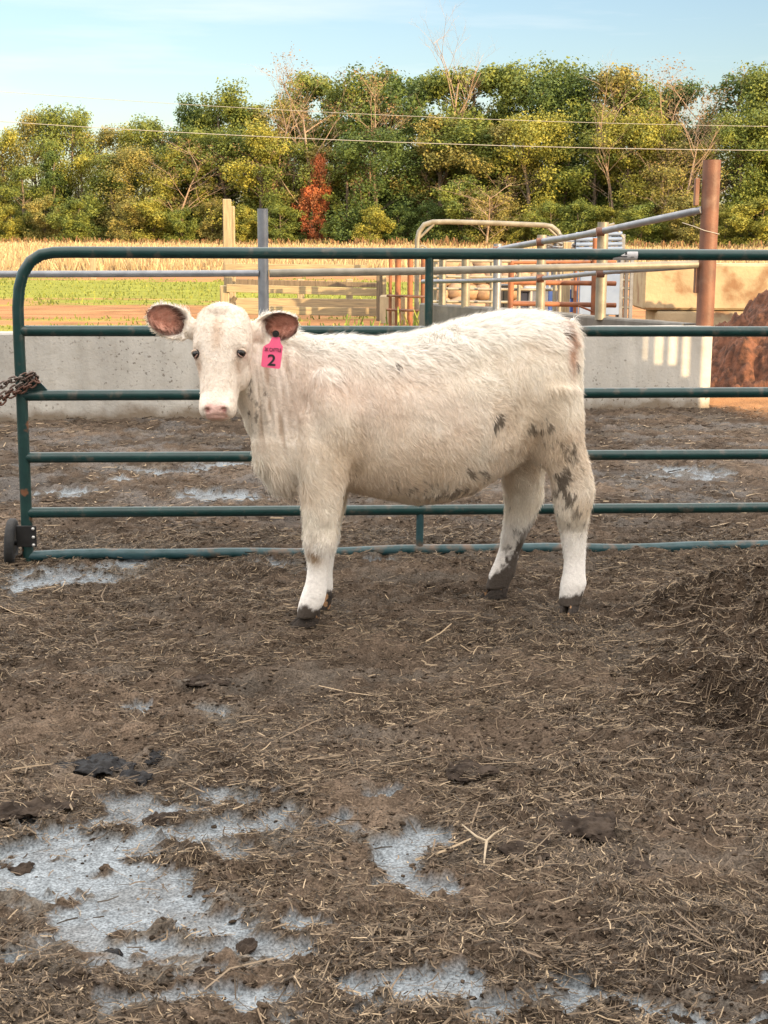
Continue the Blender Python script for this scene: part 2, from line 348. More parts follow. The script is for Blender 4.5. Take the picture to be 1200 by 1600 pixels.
def build_ground():
    ys = axis([(-60, -8, 4), (-8, 2.0, 0.2), (2.0, 4.6, 0.0095), (4.6, 7.5, 0.013), (7.5, 13.2, 0.03), (13.2, 20, 0.1), (20, 50, 0.3), (50, 120, 2), (120, 300, 10), (300, 1500, 100)])
    xs = axis([(-900, -100, 50), (-100, -20, 4), (-20, -5, 0.4), (-5, -2.0, 0.03), (-2.0, 2.0, 0.0105), (2.0, 5, 0.03), (5, 20, 0.4), (20, 100, 4), (100, 900, 50)])
    X, Y = np.meshgrid(xs, ys); x = X.ravel(); y = Y.ravel()
    lm = lime(x, y); z = gh(x, y) * (1 - 0.97 * lm) - 0.010 * lm
    col = np.zeros((len(x), 3))
    n1 = fbm(x * 2.2, y * 2.2, o=4, seed=41)[:, None]; n2 = fbm(x * 14, y * 14, o=4, seed=42)[:, None]
    mud = np.array([0.024, 0.0185, 0.014]) * (1 - n1) + np.array([0.124, 0.092, 0.067]) * n1
    mud = mud * (0.45 + 1.1 * n2)
    hp = np.clip((z[:, None] + 0.005) / 0.02, 0, 1); mud = mud * (0.8 + 0.35 * hp)
    hal = lime_raw(x, y)[:, None]; grey = np.clip(sstep(0.56, 0.74, fbm(x * 3.5 + 9, y * 5, o=5, seed=43))[:, None] * 0.35 + hal * sstep(.35, .65, fbm(x * 22, y * 22, o=3, seed=46))[:, None] * .75, 0, .8); mud = mud * (1 - grey) + np.array([0.125, 0.115, 0.10]) * grey
    # scraped alley beyond the gate: greyer, with a smear of lime
    al = (sstep(6.8, 7.6, y) * sstep(12.4, 11, y) * sstep(0.48, 0.70, fbm(x * 5, y * 5.0, o=6, seed=44)))[:, None] * 0.42
    mud = mud * (1 - al) + np.array([0.15, 0.15, 0.15]) * al
    lc = np.array([0.205, 0.233, 0.255]) * (0.62 + .7 * fbm(x * 60, y * 60, o=3, seed=45)[:, None]); l3 = lm[:, None] * (.62 + .38 * sstep(.4, .6, fbm(x * 8, y * 8, o=3, seed=48)))[:, None] * sstep(.37, .46, fbm(x * 34, y * 34, o=4, seed=47) * .7 + lm * .3)[:, None]
    l3 = np.clip(l3 * 1.15, 0, 1)
    mud = mud * (1 - l3) + lc * l3
    nb = fbm(x * 0.35, y * 0.9, o=4, seed=51); nb2 = fbm(x * 2, y * 4, o=3, seed=52)[:, None]
    soil = np.array([0.30, 0.155, 0.070]) * (0.5 + nb2); grass = np.array([0.20, 0.21, 0.036]) * (0.55 + .9 * nb2)
    stub = np.array([0.35, 0.26, 0.14]) * (0.7 + 0.6 * nb2)
    yy = y + (nb - 0.5) * 9
    g = (sstep(29.5, 31.5, yy) * sstep(47, 44, yy) + sstep(24, 22.5, yy) * sstep(14, 15, y) * 0.8)[:, None]
    g = g * sstep(2.0, .4, x)[:, None]
    far = soil * (1 - g) + grass * g
    s = sstep(50, 53, y + (nb - 0.5) * 3)[:, None]; far = far * (1 - s) + stub * s
    f = sstep(12.2, 13.2, y + np.where(x > 2.75, 1.0, 0.0) * 0.4)[:, None]
    col = mud * (1 - f) + far * f
    sl = (sstep(2.7, 3.1, x) * sstep(11.0, 11.8, y) * (1 - sstep(12.5, 13, y)))[:, None] * 0.75; col = col * (1 - sl) + soil * 0.8 * sl
    nx = len(xs); ny = len(ys); I = np.arange(nx * ny).reshape(ny, nx)
    Fc = np.stack([I[:-1, :-1], I[:-1, 1:], I[1:, 1:], I[1:, :-1]], -1).reshape(-1, 4)
    o = link('ground', npmesh('ground', np.stack([x, y, z], 1), Fc, True, col), M['ground'])
    tag(o, 'muddy yard with trodden straw and white lime patches, grass and field beyond', 'ground', kind='structure')
build_ground()

def build_heap():
    xs = np.arange(0.5, 4.2, 0.014); ys = np.arange(2.4, 6.75, 0.014); X, Y = np.meshgrid(xs, ys); x = X.ravel(); y = Y.ravel()
    h = heap_h(x, y); k = sstep(0.0, 0.08, h)
    z = gh(x, y) + h * 1.0 - 0.02 + k * ((fbm(x * 9, y * 9, o=4, seed=61) - 0.5) * 0.17 + (fbm(x * 30, y * 30, o=3, seed=62) - 0.5) * 0.07)
    gate_clear = sstep(6.30, 6.1, y); z = z * gate_clear + (gh(x, y) - 0.02) * (1 - gate_clear) * 1.0
    n1 = fbm(x * 5, y * 5, o=4, seed=63)[:, None]; n2 = fbm(x * 25, y * 25, o=3, seed=64)[:, None]
    col = (np.array([0.020, 0.015, 0.011]) * (1 - n1) + np.array([0.065, 0.046, 0.032]) * n1) * (0.5 + n2)
    nx = len(xs); ny = len(ys); I = np.arange(nx * ny).reshape(ny, nx)
    Fc = np.stack([I[:-1, :-1], I[:-1, 1:], I[1:, 1:], I[1:, :-1]], -1).reshape(-1, 4)
    o = link('bedding_heap', npmesh('bedding_heap', np.stack([x, y, z], 1), Fc, True, col), M['ground'])
    tag(o, 'dark low heap of soiled straw bedding at the right, in front of the green gate', 'heap')
build_heap()
def top(x, y):
    h = heap_h(x, y); k = sstep(0.0, 0.08, h) * sstep(6.30, 6.1, y)
    return np.maximum(gh(x, y) * (1 - 0.9 * lime(x, y)) - .008 * lime(x, y), gh(x, y) + h * sstep(6.30, 6.1, y) - 0.02 + k * ((fbm(x * 9, y * 9, o=4, seed=61) - 0.5) * 0.17 + (fbm(x * 30, y * 30, o=3, seed=62) - 0.5) * 0.07))

def build_straw(name, N, y0, y1, wmin, wmax, lmin, lmax, label, seed, bright=0.5, power=1.3):
    R_ = np.random.default_rng(seed)
    y = y0 + (y1 - y0) * R_.random(N) ** power; x = (R_.random(N) * 2 - 1) * (0.32 * y + 0.9)
    dens = fbm(x * 2.6, y * 3.5, o=4, seed=71) + 0.2 * np.clip(heap_h(x, y) * 8, 0, 1)
    lm = lime(x, y); keep = (R_.random(N) < np.clip((dens - 0.28) * 3.6, 0.12, 1)) & (R_.random(N) > lm * 0.86)
    x = x[keep]; y = y[keep]; N = len(x)
    ln_ = lmin + (lmax - lmin) * R_.random(N) ** 3.0; w = wmin + (wmax - wmin) * R_.random(N) ** 2
    an = (fbm(x * 1.5, y * 1.5, o=2, seed=72) - 0.5) * 5 + R_.normal(0, 0.9, N)
    hp = np.clip(heap_h(x, y) * 6, 0, 1); tilt = R_.normal(0, 0.13 + 0.40 * hp, N) + 0.05
    dx = np.cos(an); dy = np.sin(an); bend = R_.normal(0, 0.16, N)
    P = []
    for s, k in ((-0.5, 1), (0.0, 0), (0.5, 1)):
        q = an + bend * s * 2; P.append(np.stack([x + dx * ln_ * s - dy * ln_ * bend * k * 0.5, y + dy * ln_ * s + dx * ln_ * bend * k * 0.5, np.zeros(N)], 1))
    zc = top(x, y) + 0.0035 + R_.random(N) * 0.006
    for i, (p, s) in enumerate(zip(P, (-0.5, 0, 0.5))):
        tz = top(p[:, 0], p[:, 1]) + 0.002; p[:, 2] = np.maximum(zc + np.sin(tilt) * ln_ * s, tz if i != 1 else zc)
    side = np.stack([-dy, dx, R_.normal(0, 0.45, N)], 1) * (w / 2)[:, None]
    V = np.stack([P[0] - side, P[0] + side, P[1] + side * 1.0, P[1] - side, P[2] + side * 0.7, P[2] - side * 0.7], 1).reshape(-1, 3)
    b = np.arange(N)[:, None] * 6
    Fc = np.concatenate([b + np.array([0, 1, 2, 3]), b + np.array([3, 2, 4, 5])], 0)
    t = R_.random(N) ** (1.0 / bright); dark = np.array([0.034, 0.026, 0.018]); mid = np.array([0.170, 0.124, 0.080]); li = np.array([0.40, 0.31, 0.20])
    c = np.where(t[:, None] < 0.6, dark + (mid - dark) * (t[:, None] / 0.6), mid + (li - mid) * ((t[:, None] - 0.6) / 0.4) ** 2.0)
    c = c * (0.8 + 0.4 * R_.random((N, 1)))
    o = link(name, npmesh(name, V, Fc, False, np.repeat(c, 6, 0)), M['straw'])
    tag(o, label, 'straw', kind='stuff')
build_straw('straw_litter', 400000, 2.2, 7.0, 0.0010, 0.0034, 0.008, 0.06, 'short trodden straw scattered over the dark mud in front of the gate', 101, bright=0.55, power=1.15)
build_straw('chaff', 42000, 6.6, 12.2, 0.003, 0.007, 0.02, 0.10, 'fine brown chaff on the alley floor behind the gate', 102, bright=0.4, power=1.0)
build_straw('long_straw', 650, 2.2, 6.2, 0.003, 0.0055, 0.10, 0.24, 'long pale straw stalks lying on the yard floor', 103, bright=1.5, power=1.1)

def blob(seed, sx, sy, sz, flat=0.3, sub=2, rough=0.35):
    import bmesh
    bm = bmesh.new(); bmesh.ops.create_icosphere(bm, subdivisions=sub, radius=1.0)
    V = np.array([v.co[:] for v in bm.verts]); Fc = np.array([[v.index for v in f.verts] for f in bm.faces]); bm.free()
    n = fbm(V[:, 0] * 1.7 + seed * 9.1, V[:, 1] * 1.7, V[:, 2] * 1.7, o=3, seed=seed); V = V * (1 - rough + 2 * rough * n)[:, None]
    V[:, 2] = np.where(V[:, 2] < 0, V[:, 2] * flat, V[:, 2]); return V * np.array([sx, sy, sz]), Fc
def build_crumbs():
    R_ = np.random.default_rng(55); N = 95000
    pr = [blob(k, 1, 1, 0.8, 0.5, 1, 0.45) for k in range(8)]; PV = np.stack([p[0] for p in pr]); PF = pr[0][1]
    y = 2.2 + 5.0 * R_.random(N) ** 1.15; x = (R_.random(N) * 2 - 1) * (0.32 * y + 0.7); hp = np.clip(heap_h(x, y) * 5, 0, 1)
    d = fbm(x * 3, y * 4, o=5, seed=81) + hp * .08; k = (R_.random(N) < np.clip((d - 0.36) * 4, 0.06, 1)) & (R_.random(N) > 0.965 * lime(x, y)); x, y, hp = x[k], y[k], hp[k]; N = len(x)
    z = top(x, y); s = 0.0022 + 0.0065 * R_.random(N) ** 3.5 * (1 + 1.3 * hp); a = R_.random(N) * 6.28; c, s_ = np.cos(a)[:, None], np.sin(a)[:, None]
    W = PV[R_.integers(0, 8, N)] * s[:, None, None] * np.array([1, 1, .65]); W[:, :, 0] *= (.8 + R_.random(N))[:, None]
    V = np.stack([W[:, :, 0] * c - W[:, :, 1] * s_ + x[:, None], W[:, :, 0] * s_ + W[:, :, 1] * c + y[:, None], W[:, :, 2] + z[:, None]], -1).reshape(-1, 3)
    Fc = (np.arange(N)[:, None, None] * 12 + PF[None]).reshape(-1, 3); g = .35 + R_.random(N) * 1.25
    C_ = np.repeat(np.array([0.062, 0.046, 0.033]) * g[:, None], 12, 0)
    tag(link('muck_crumbs', npmesh('muck_crumbs', V, Fc, False, C_), M['ground']), 'dark crumbs of dried manure scattered over the yard floor', 'manure', kind='stuff')
build_crumbs()
PATS = [(150,1200,46,16,.03,'dung_wet','wet black dung pat, the widest of three at the left of the yard'),(205,1222,30,13,.03,'dung_wet','wet black dung pat with a bluish sheen, nearest of the three at the left'),
        (238,1186,22,10,.028,'dung_wet','small wet black dung pat, farthest right of the three at the left'),(40,1275,60,15,.022,'dung','flat dark dung cake at the left edge above the big lime patch'),
        (732,1218,34,14,.022,'dung','grey brown dung cake under crossed straws in the middle of the yard'),(815,1337,42,13,.016,'dung','flat dung cake beside the forked twig'),
        (915,1298,52,18,.024,'dung','largest cracked dung cake, right of the forked twig'),(990,1358,28,13,.024,'dung','lumpy pale dung cake right of the cracked one'),
        (270,1278,40,9,.018,'dung','thin dark dung cake at the top edge of the big lime patch'),(322,1076,34,8,.010,'dung','thin grey dried dung cake in front of the calf'),
        (178,1486,13,6,.014,'dung_wet','small black lump on the white lime at the lower left'),(35,1352,22,7,.016,'dung','small brown crumb on the lime near the left edge'),
        (318,1525,20,9,.022,'dung','rough brown clod below the lime patch'),(120,1545,34,12,.022,'dung','dark clod at the lower left corner of the lime'),
        (385,1478,14,8,.02,'dung','small brown clod at the right end of the lime patch')]
for i, (px, py, rx, ry, hz, mt, lb) in enumerate(PATS):
    c = gr(px, py); w = abs(gr(px + rx, py)[0] - c[0]); d = abs(gr(px, py - ry)[1] - gr(px, py + ry)[1]) / 2
    V, Fc = blob(200 + i, w, d, hz * .55, 0.25, 5, 0.42); W = V.copy(); rr_ = np.hypot(V[:, 0] / w, V[:, 1] / d)[:, None]; W[:, :2] *= 1 + (fbm(V[:, 0] * 22, V[:, 1] * 22, o=4, seed=i + 50)[:, None] - .5) * 1.1; W[:, 2] += (fbm(V[:, 0] * 45, V[:, 1] * 45, o=4, seed=i) - 0.5) * 0.030 - .002
    W[:, 2] += 0.0; o = link('dung_pat', npmesh('dung_pat', W, Fc, True), M[mt]); o.location = (c[0], c[1], float(top(np.array([c[0]]), np.array([c[1]]))[0]) + 0.001)
    tag(o, lb, 'dung', 'dung pats on the yard floor')
# forked twig
c = gr(757, 1335); b = MB(); z0 = float(top(np.array([c[0]]), np.array([c[1]]))[0])
def gp(px, py, z): q = gr(px, py); return (q[0], q[1], z0 + z)
b.tube([gp(756, 1362, .006), gp(758, 1345, .012), gp(760, 1334, .018)], [.0022, .003, .004], 6)
b.tube([gp(760, 1334, .018), gp(745, 1330, .022), gp(732, 1318, .02), gp(722, 1305, .014)], [.004, .0032, .0024, .0014], 6)
b.tube([gp(760, 1334, .018), gp(772, 1326, .024), gp(790, 1317, .026)], [.0035, .0026, .0014], 6)
tag(b.build('twig', mat('twig', (0.42, 0.34, 0.24), (0.3, 0.24, 0.16), rough=0.8, scale=30)), 'pale three forked twig lying on the straw', 'twig')

# ------------------------------------------------------------------ barn behind the camera and the slatted panel: they cast the shade of the yard
def build_barn():
    D = -14.0
    def sx(X, Y): return X + math.tan(SUN_AZ) * (Y - D)
    def sz(z, X, Y): return z + (Y - D) / math.cos(SUN_AZ) * math.tan(SUN_EL)
    xr = sx(2.05, 12.3)
    zl = sz(1.45, -1, 12.6); zr = sz(0.78, 2.0, 12.4); sl = (zr - zl) / (sx(2.0, 12.4) - sx(-1, 12.6))
    def roof(x): return zr + sl * (x - xr)
    r = empty('barn', (xr - 12, D - 6, 0), label='long pale metal sided barn behind the camera that shades the yard', cat='barn')
    b = MB(); x0 = xr - 38
    V = [(x0, D, -0.1), (xr, D, -0.1), (xr, D, roof(xr) - 0.12), (x0, D, roof(x0) - 0.12)]; V2 = [(p[0], D - 12, p[2]) for p in V]
    b.add(V + V2, [(0, 1, 2, 3), (7, 6, 5, 4), (1, 5, 6, 2), (4, 0, 3, 7), (3, 2, 6, 7)]); b.build('wall', M['barn'], r)
    b = MB(); t = 0.12
    V = [(x0 - .3, D + .0, roof(x0 - .3) - t), (xr, D + .0, roof(xr) - t), (xr, D + .0, roof(xr)), (x0 - .3, D + .0, roof(x0 - .3))]; V = [(p[0], D + .25, p[2]) for p in V]; V2 = [(p[0], D - 12.3, p[2]) for p in V]
    b.add(V + V2, [(0, 1, 2, 3), (7, 6, 5, 4), (1, 5, 6, 2), (4, 0, 3, 7), (3, 2, 6, 7), (0, 4, 5, 1)]); b.build('roof', M['galv'], r)
    # slatted panel standing right of the picture
    Y = 8.9; k = (12.3 - Y); dx = math.tan(SUN_AZ) * k; dz = k / math.cos(SUN_AZ) * math.tan(SUN_EL)
    r = empty('slatted_panel', (2.4 + dx, Y, 0), label='upright slatted windbreak panel outside the right edge', cat='panel')
    b = MB(); b.box((2.22 + dx, Y, (0.12 + dz) / 2), (.70, 0.03, 0.12 + dz), bev=.004); b.build('board', M['wood_dark'], r)
    for i, (xx, lo_, wd) in enumerate(((1.90, .35, .09), (2.04, .30, .05), (2.185, .36, .05), (2.33, .28, .05), (2.50, .25, .12))):
        b = MB(); b.box((xx + dx, Y + .03, (1.0 + dz) / 2 + .2), (wd, 0.025, 0.7 + dz), bev=.004); b.build('slat', M['wood_dark'], r)
    for xa, xb, zt in ((1.95, 2.01, .36), (2.07, 2.155, .33), (2.215, 2.30, .33), (2.36, 2.44, .24)):
        b = MB(); b.box(((xa + xb) / 2 + dx, Y + .03, dz + zt - .3), (xb - xa, 0.025, 0.6), bev=.004); b.build('slat', M['wood_dark'], r)
build_barn()

# ------------------------------------------------------------------ concrete walls
def wall_strip(name, pts, zt, th, m, label, cat='wall'):
    """a poured wall along pts with thickness th to its back; rough top edge"""
    P = [np.array(p, float) for p in pts]; n = len(P); fr = []; bk = []
    for i in range(n):
        t = P[min(i + 1, n - 1)] - P[max(i - 1, 0)]; t /= np.linalg.norm(t); nn = np.array([-t[1], t[0]]); nn = nn if nn[1] > 0 else -nn
        fr.append(P[i]); bk.append(P[i] + nn * th)
    # subdivide
    b = MB(); V = []; c = 0.015
    def ring(f, k, q): 
        f = np.array(f); k = np.array(k); d = (k - f) / np.linalg.norm(k - f); j = 0.006 * (random.random() - .5)
        return [(*f, -0.15), (*f, q - c), (*(f + d * c), q + j), (*(k - d * c), q + j), (*k, q - c), (*k, -0.15)]
    S = []
    for i in range(n - 1):
        m_ = max(2, int(np.linalg.norm(P[i + 1] - P[i]) / 0.15))
        for s in range(m_): u = s / m_; S.append((fr[i] * (1 - u) + fr[i + 1] * u, bk[i] * (1 - u) + bk[i + 1] * u))
    S.append((fr[-1], bk[-1]))
    for f, k in S: V += ring(f, k, zt)
    Fc = []
    for i in range(len(S) - 1):
        for q in range(5): Fc.append((i * 6 + q, i * 6 + q + 1, (i + 1) * 6 + q + 1, (i + 1) * 6 + q))
    Fc.append(tuple(range(6))); Fc.append(tuple(range((len(S) - 1) * 6, len(S) * 6))[::-1])
    b.add(V, Fc); o = b.build(name, m); tag(o, label, cat); return o
wall_strip('concrete_wall', [(-9, 10.55), (-2.85, 11.05), (2.72, 12.28)], 0.68, 0.2, M['wall'], 'low light grey concrete wall splashed with muck, running across behind the gate')
CURVE = [(2.50, 12.47), (1.96, 13.3), (1.50, 14.2), (1.13, 14.8), (0.83, 15.3), (0.37, 15.95)]
wall_strip('concrete_wall', CURVE, 0.69, 0.2, M['wall_streak'], 'streaked grey concrete wall, toned dark for shade, curving away behind the calf with steel posts on it')

# steel posts and rails on the walls
r = empty('pipe_fence', (1.96, 13.4, 0.69), label='silvery pipe fence on the curved wall, two bent rails on short posts', cat='fence')
POSTS = [(938, 13.36, 347, 493, .050), (844, 14.27, 367, 486, .045), (776, 14.87, 381, 481, .042), (727, 15.37, 390, 478, .045), (691, 15.7, 398, 474, .040)]
for px, Y, yt, yb, rad in POSTS:
    a = at(px, yb, Y); t_ = at(px, yt, Y); x, z0 = a[0], 0.67
    b = MB(); b.tube([(x, Y, z0), (x, Y, t_[2])], rad, 14); b.build('post', M['galv_warm'] if px != 776 else M['galv'], r)
b = MB(); b.tube([at(x, y, Y) for x, y, Y in ((1096, 328, 12.4), (1030, 342, 12.7), (975, 354, 13.0), (938, 362, 13.28), (890, 371, 13.75), (844, 378, 14.2), (800, 386, 14.6), (776, 391, 14.8), (727, 398, 15.3), (691, 402, 15.6))], .030, 12); b.build('rail', M['galv'], r)
b = MB(); b.tube([at(x, y, Y) for x, y, Y in ((1093, 415, 12.42), (1030, 420, 12.7), (975, 423, 13.0), (938, 426, 13.28), (890, 431, 13.75), (844, 435, 14.2), (776, 438, 14.8), (727, 439, 15.3), (660, 440, 15.7))], .022, 12); b.build('rail', M['galv'], r)
for x, y, Y in ((938, 362, 13.25), (844, 378, 14.17), (776, 391, 14.78), (938, 427, 13.25), (844, 435, 14.17)):
    b = MB(); q = at(x, y, Y); b.tube([q + [-.035, 0, 0], q + [.035, 0, 0]], .038, 12); b.build('clamp', M['rust'], r)
# rusty corner post
r = empty('corner_post', (2.66, 12.42, .68), label='thick rusty brown steel pipe post on the end of the concrete wall', cat='post')
a = at(1101, 507, 12.42); t_ = at(1112, 250, 12.42)
b = MB(); b.tube([(a[0], 12.42, .66), (a[0], 12.42, t_[2])], .073, 24, caps=False); b.tube([(a[0], 12.42, t_[2]), (a[0], 12.42, .9)], .062, 24, caps=False)
n_ = 24
b.add([(a[0] + R0 * math.cos(k * 2 * math.pi / n_), 12.42 + R0 * math.sin(k * 2 * math.pi / n_), t_[2] + .0) for R0 in (.073, .062) for k in range(n_)], [(k, (k + 1) % n_, n_ + (k + 1) % n_, n_ + k) for k in range(n_)])
b.build('pipe', M['rust'], r)
for yy in (300, 437):
    b = MB(); q = at(1089, yy, 12.42); b.box((q[0] - .0, 12.44, q[2]), (.035, .07, .22), bev=.004); b.build('hinge_plate', M['rust'], r)
b = MB(); b.tube([at(1066, 348, 12.35), at(1085, 354, 12.33), at(1100, 360, 12.335), at(1124, 366, 12.36)], .0035, 6); b.build('wire', M['wire'], r)
# galvanised post and straight rails
r = empty('steel_post', (-1.02, 11.6, 0), label='grey galvanised steel post standing on the front wall left of the calf', cat='post')
q = at(412, 490, 11.72); t_ = at(412.5, 326, 11.72)
b = MB(); b.tube([(q[0], 11.72, .5), (q[0], 11.72, t_[2])], .042, 20); b.build('pipe', M['galv'], r)
b = MB(); b.tube([(q[0], 11.72, .66), (q[0], 11.72, .70)], .07, 20); b.build('base_collar', M['galv'], r)
b = MB(); b.tube([at(-260, 429, 11.1), at(200, 428, 11.55), at(404, 427, 11.7)], .026, 14); tag(b.build('pipe_rail', M['galv']), 'straight grey pipe rail running left from the galvanised post', 'rail', 'straight pipe rails above the wall')
b = MB(); b.tube([at(421, 427, 11.72), at(640, 424, 11.9), at(900, 418, 12.2), at(1090, 413, 12.38)], .031, 14); tag(b.build('pipe_rail', M['galv_warm']), 'thick sunlit pipe rail from the galvanised post to the rusty corner post', 'rail', 'straight pipe rails above the wall')

# ------------------------------------------------------------------ the green gate
def build_gate():
    r = empty('farm_gate', (-1.6, 6.3, 0), label='dark green six rail tubular steel gate across the yard, worn at the bottom', cat='gate')
    ya, yb = 6.30, 6.64
    def Y(X): return ya + (X + 1.5) * (yb - ya) / 3.2
    def at_g(px, py):
        Yc = 6.3
        for _ in range(4): q = at(px, py, Yc); Yc = Y(q[0])
        return at(px, py, Yc)
    X1 = 3.35
    R = .0245
    # outer frame: top rail, rounded corner, left upright
    zt = 1.334; top_pts = []
    cpx = [(44, 876), (41, 800), (38, 720), (34, 620), (30, 540), (28, 480), (30, 450), (36, 427), (48, 408), (64, 398), (84, 394.5), (110, 394)]
    pts = [at_g(*p) for p in cpx]
    e = np.array([X1, Y(X1), 1.334]); s0 = pts[-1]
    pts += [s0 + (e - s0) * k / 12 for k in range(1, 13)]
    lower = [tuple(p) for p in pts[:4]]
    b = MB(); b.tube([tuple(p) for p in pts[3:]], R, 20); b.build('frame', M['green_paint'], r)
    b = MB(); b.tube([lower[0], lower[1], lower[2], tuple(pts[3])], R * .995, 20); b.build('end_upright', M['green_rust'], r)
    b = MB(); zz = 1.30
    for k in range(14):                                             # bend wrinkles inside the corner
        u = 0.15 + 0.7 * k / 13; i = 5 + u * 5; i0 = int(i); q = pts[i0] * (1 - i + i0) + pts[i0 + 1] * (i - i0); cc = at_g(95, 470); d = cc - q; d /= np.linalg.norm(d)
        b.tube([tuple(q + d * .012 + np.array([0, -.006, 0])), tuple(q + d * .0245)], [.004, .0045], 8)
    b.build('bend_wrinkle', M['green_paint'], r)
    for i, (yl, yr) in enumerate(((517, 518), (618, 613), (715, 710), (801, 793))):
        a = at_g(38 if i > 1 else 33, yl); a2 = at_g(1190, yr); dd = (a2 - a) / (a2[0] - a[0]); n = 10
        P = [tuple(a + dd * (X1 - a[0]) * k / n) for k in range(n + 1)]
        b = MB(); b.tube(P, R * .95, 18); b.build('rail', M['green_paint'], r)
    a = at_g(44, 869); a2 = at_g(1190, 852.5); dd = (a2 - a) / (a2[0] - a[0]); P = []
    for k in range(31):
        q = a + dd * (X1 - a[0]) * k / 30; P.append((q[0], q[1], q[2] + .004 * math.sin(q[0] * 4.1) + .003 * math.sin(q[0] * 9 + 1)))
    b = MB(); b.tube(P, R * .98, 18); b.build('bottom_rail', M['green_worn'], r)
    b = MB(); b.tube([tuple(at_g(671, 398)), tuple(at_g(669.5, 517))], .0185, 16); b.build('stay', M['green_paint'], r)
    b = MB(); b.tube([tuple(at_g(664, 614)), tuple(at_g(659, 715)), tuple(at_g(656.5, 796)), tuple(at_g(655.5, 858))], .0165, 16); b.build('stay', M['green_worn'], r)
    b = MB(); b.tube([(X1, Y(X1), .0), (X1, Y(X1), 1.334)], R, 16); b.build('end_upright', M['green_paint'], r)
    # chain tab
    p0 = at_g(40, 585); p1 = at_g(58, 592); p2 = at_g(75, 610); p3 = at_g(40, 612)
    b = MB(); V = [tuple(p + [0, s, 0]) for s in (-.004, .004) for p in (p0, p1, p2, p3)]; b.add(V, [(0, 1, 2, 3), (7, 6, 5, 4), (0, 4, 5, 1), (1, 5, 6, 2), (2, 6, 7, 3), (3, 7, 4, 0)]); b.build('chain_tab', M['green_paint'], r)
    # sticker
    q = at_g(976, 398.5); n = 8; V = []
    for k in range(n + 1):
        th = math.radians(-62 + 100 * k / n); yy = q[1] - math.cos(th) * (R + .0008); z_ = q[2] + math.sin(th) * (R + .0008) - .0
        V += [(q[0] - .055, yy - .003, z_), (q[0] + .055, yy + .003, z_)]
    b = MB(); b.add(V, [(2 * k, 2 * k + 1, 2 * k + 3, 2 * k + 2) for k in range(n)], True); st = b.build('sticker', M['sticker'], r)
    b = MB(); 
    for xx, ww, hh, dz in ((-.018, .05, .0045, -.006), (.002, .008, .012, .008), (.03, .014, .003, -.008)): b.box((q[0] + xx, q[1] - R - .0015 - .00, q[2] + dz), (ww, .001, hh))
    b.build('print', M['ink'], st)
    # wheel and its bracket
    c = at_g(45, 836); b = MB(); w = .038; h_ = .046
    b.box((c[0] - .004, c[1] - .027, c[2]), (.088, .006, .094), bev=.002)
    br = b.build('wheel_bracket', M['black_metal'], r)
    for dz in (.034, -.003, -.038):
        b = MB(); s = .0075 if dz else .005; b.tube([(c[0] + .027, c[1] - .03, c[2] + dz), (c[0] + .027, c[1] - .036, c[2] + dz), (c[0] + .027, c[1] - .039, c[2] + dz)], [s, s * .9, s * .4], 12); b.build('bolt', M['bolt'], br)
    cw = at(18, 848, c[1] + .01); wh = empty('wheel', tuple(cw)); wh.parent = r; wh.matrix_parent_inverse = Matrix.Translation(r.location).inverted()
    rad = .107; b = MB(); prof = [(-.019, .06), (-.021, .085), (-.019, .098), (-.012, rad), (.012, rad), (.019, .098), (.021, .085), (.019, .06)]; n = 48; V = []
    ax = Vector((1, 0.10, -.06)).normalized(); e1 = Vector((0, 0, 1)); e1 = (e1 - ax * e1.dot(ax)).normalized(); e2 = ax.cross(e1); C0 = Vector(cw)
    for k in range(n):
        a_ = 2 * math.pi * k / n
        for (o_, rr) in prof: V.append(C0 + ax * o_ + (e1 * math.cos(a_) + e2 * math.sin(a_)) * (rr - (.002 if (k % 2 and abs(o_) < .015) else 0)))
    m_ = len(prof); b.add(V, [(k * m_ + j, k * m_ + (j + 1) % m_, ((k + 1) % n) * m_ + (j + 1) % m_, ((k + 1) % n) * m_ + j) for k in range(n) for j in range(m_)], True)
    ty = b.build('tyre', M['rubber'], wh, )
    b = MB(); b.tube([C0 - ax * .014, C0 + ax * .014], .061, 28); b.tube([C0 - ax * .02, C0 + ax * .045], .012, 12); rm = b.build('rim', M['black_metal'], wh)
    return at_g
at_g = build_gate()
def chain_link(b, c, d, nrm, ln_, wd, r_):
    d = d.normalized(); nrm = (nrm - d * nrm.dot(d)).normalized(); s = d.cross(nrm); P = []; n = 16; st = (ln_ - wd) / 2
    for k in range(n):
        a = 2 * math.pi * k / n; P.append(c + d * (math.cos(a) * wd / 2 + (st if math.cos(a) > 0 else -st)) + s * math.sin(a) * wd / 2)
    V = []; seg = 7
    for i in range(n):
        t = (P[(i + 1) % n] - P[i - 1]).normalized(); a_ = nrm; q = t.cross(a_)
        for k in range(seg):
            th = 2 * math.pi * k / seg; V.append(P[i] + (a_ * math.cos(th) + q * math.sin(th)) * r_)
    b.add(V, [(i * seg + k, i * seg + (k + 1) % seg, ((i + 1) % n) * seg + (k + 1) % seg, ((i + 1) % n) * seg + k) for i in range(n) for k in range(seg)], True)
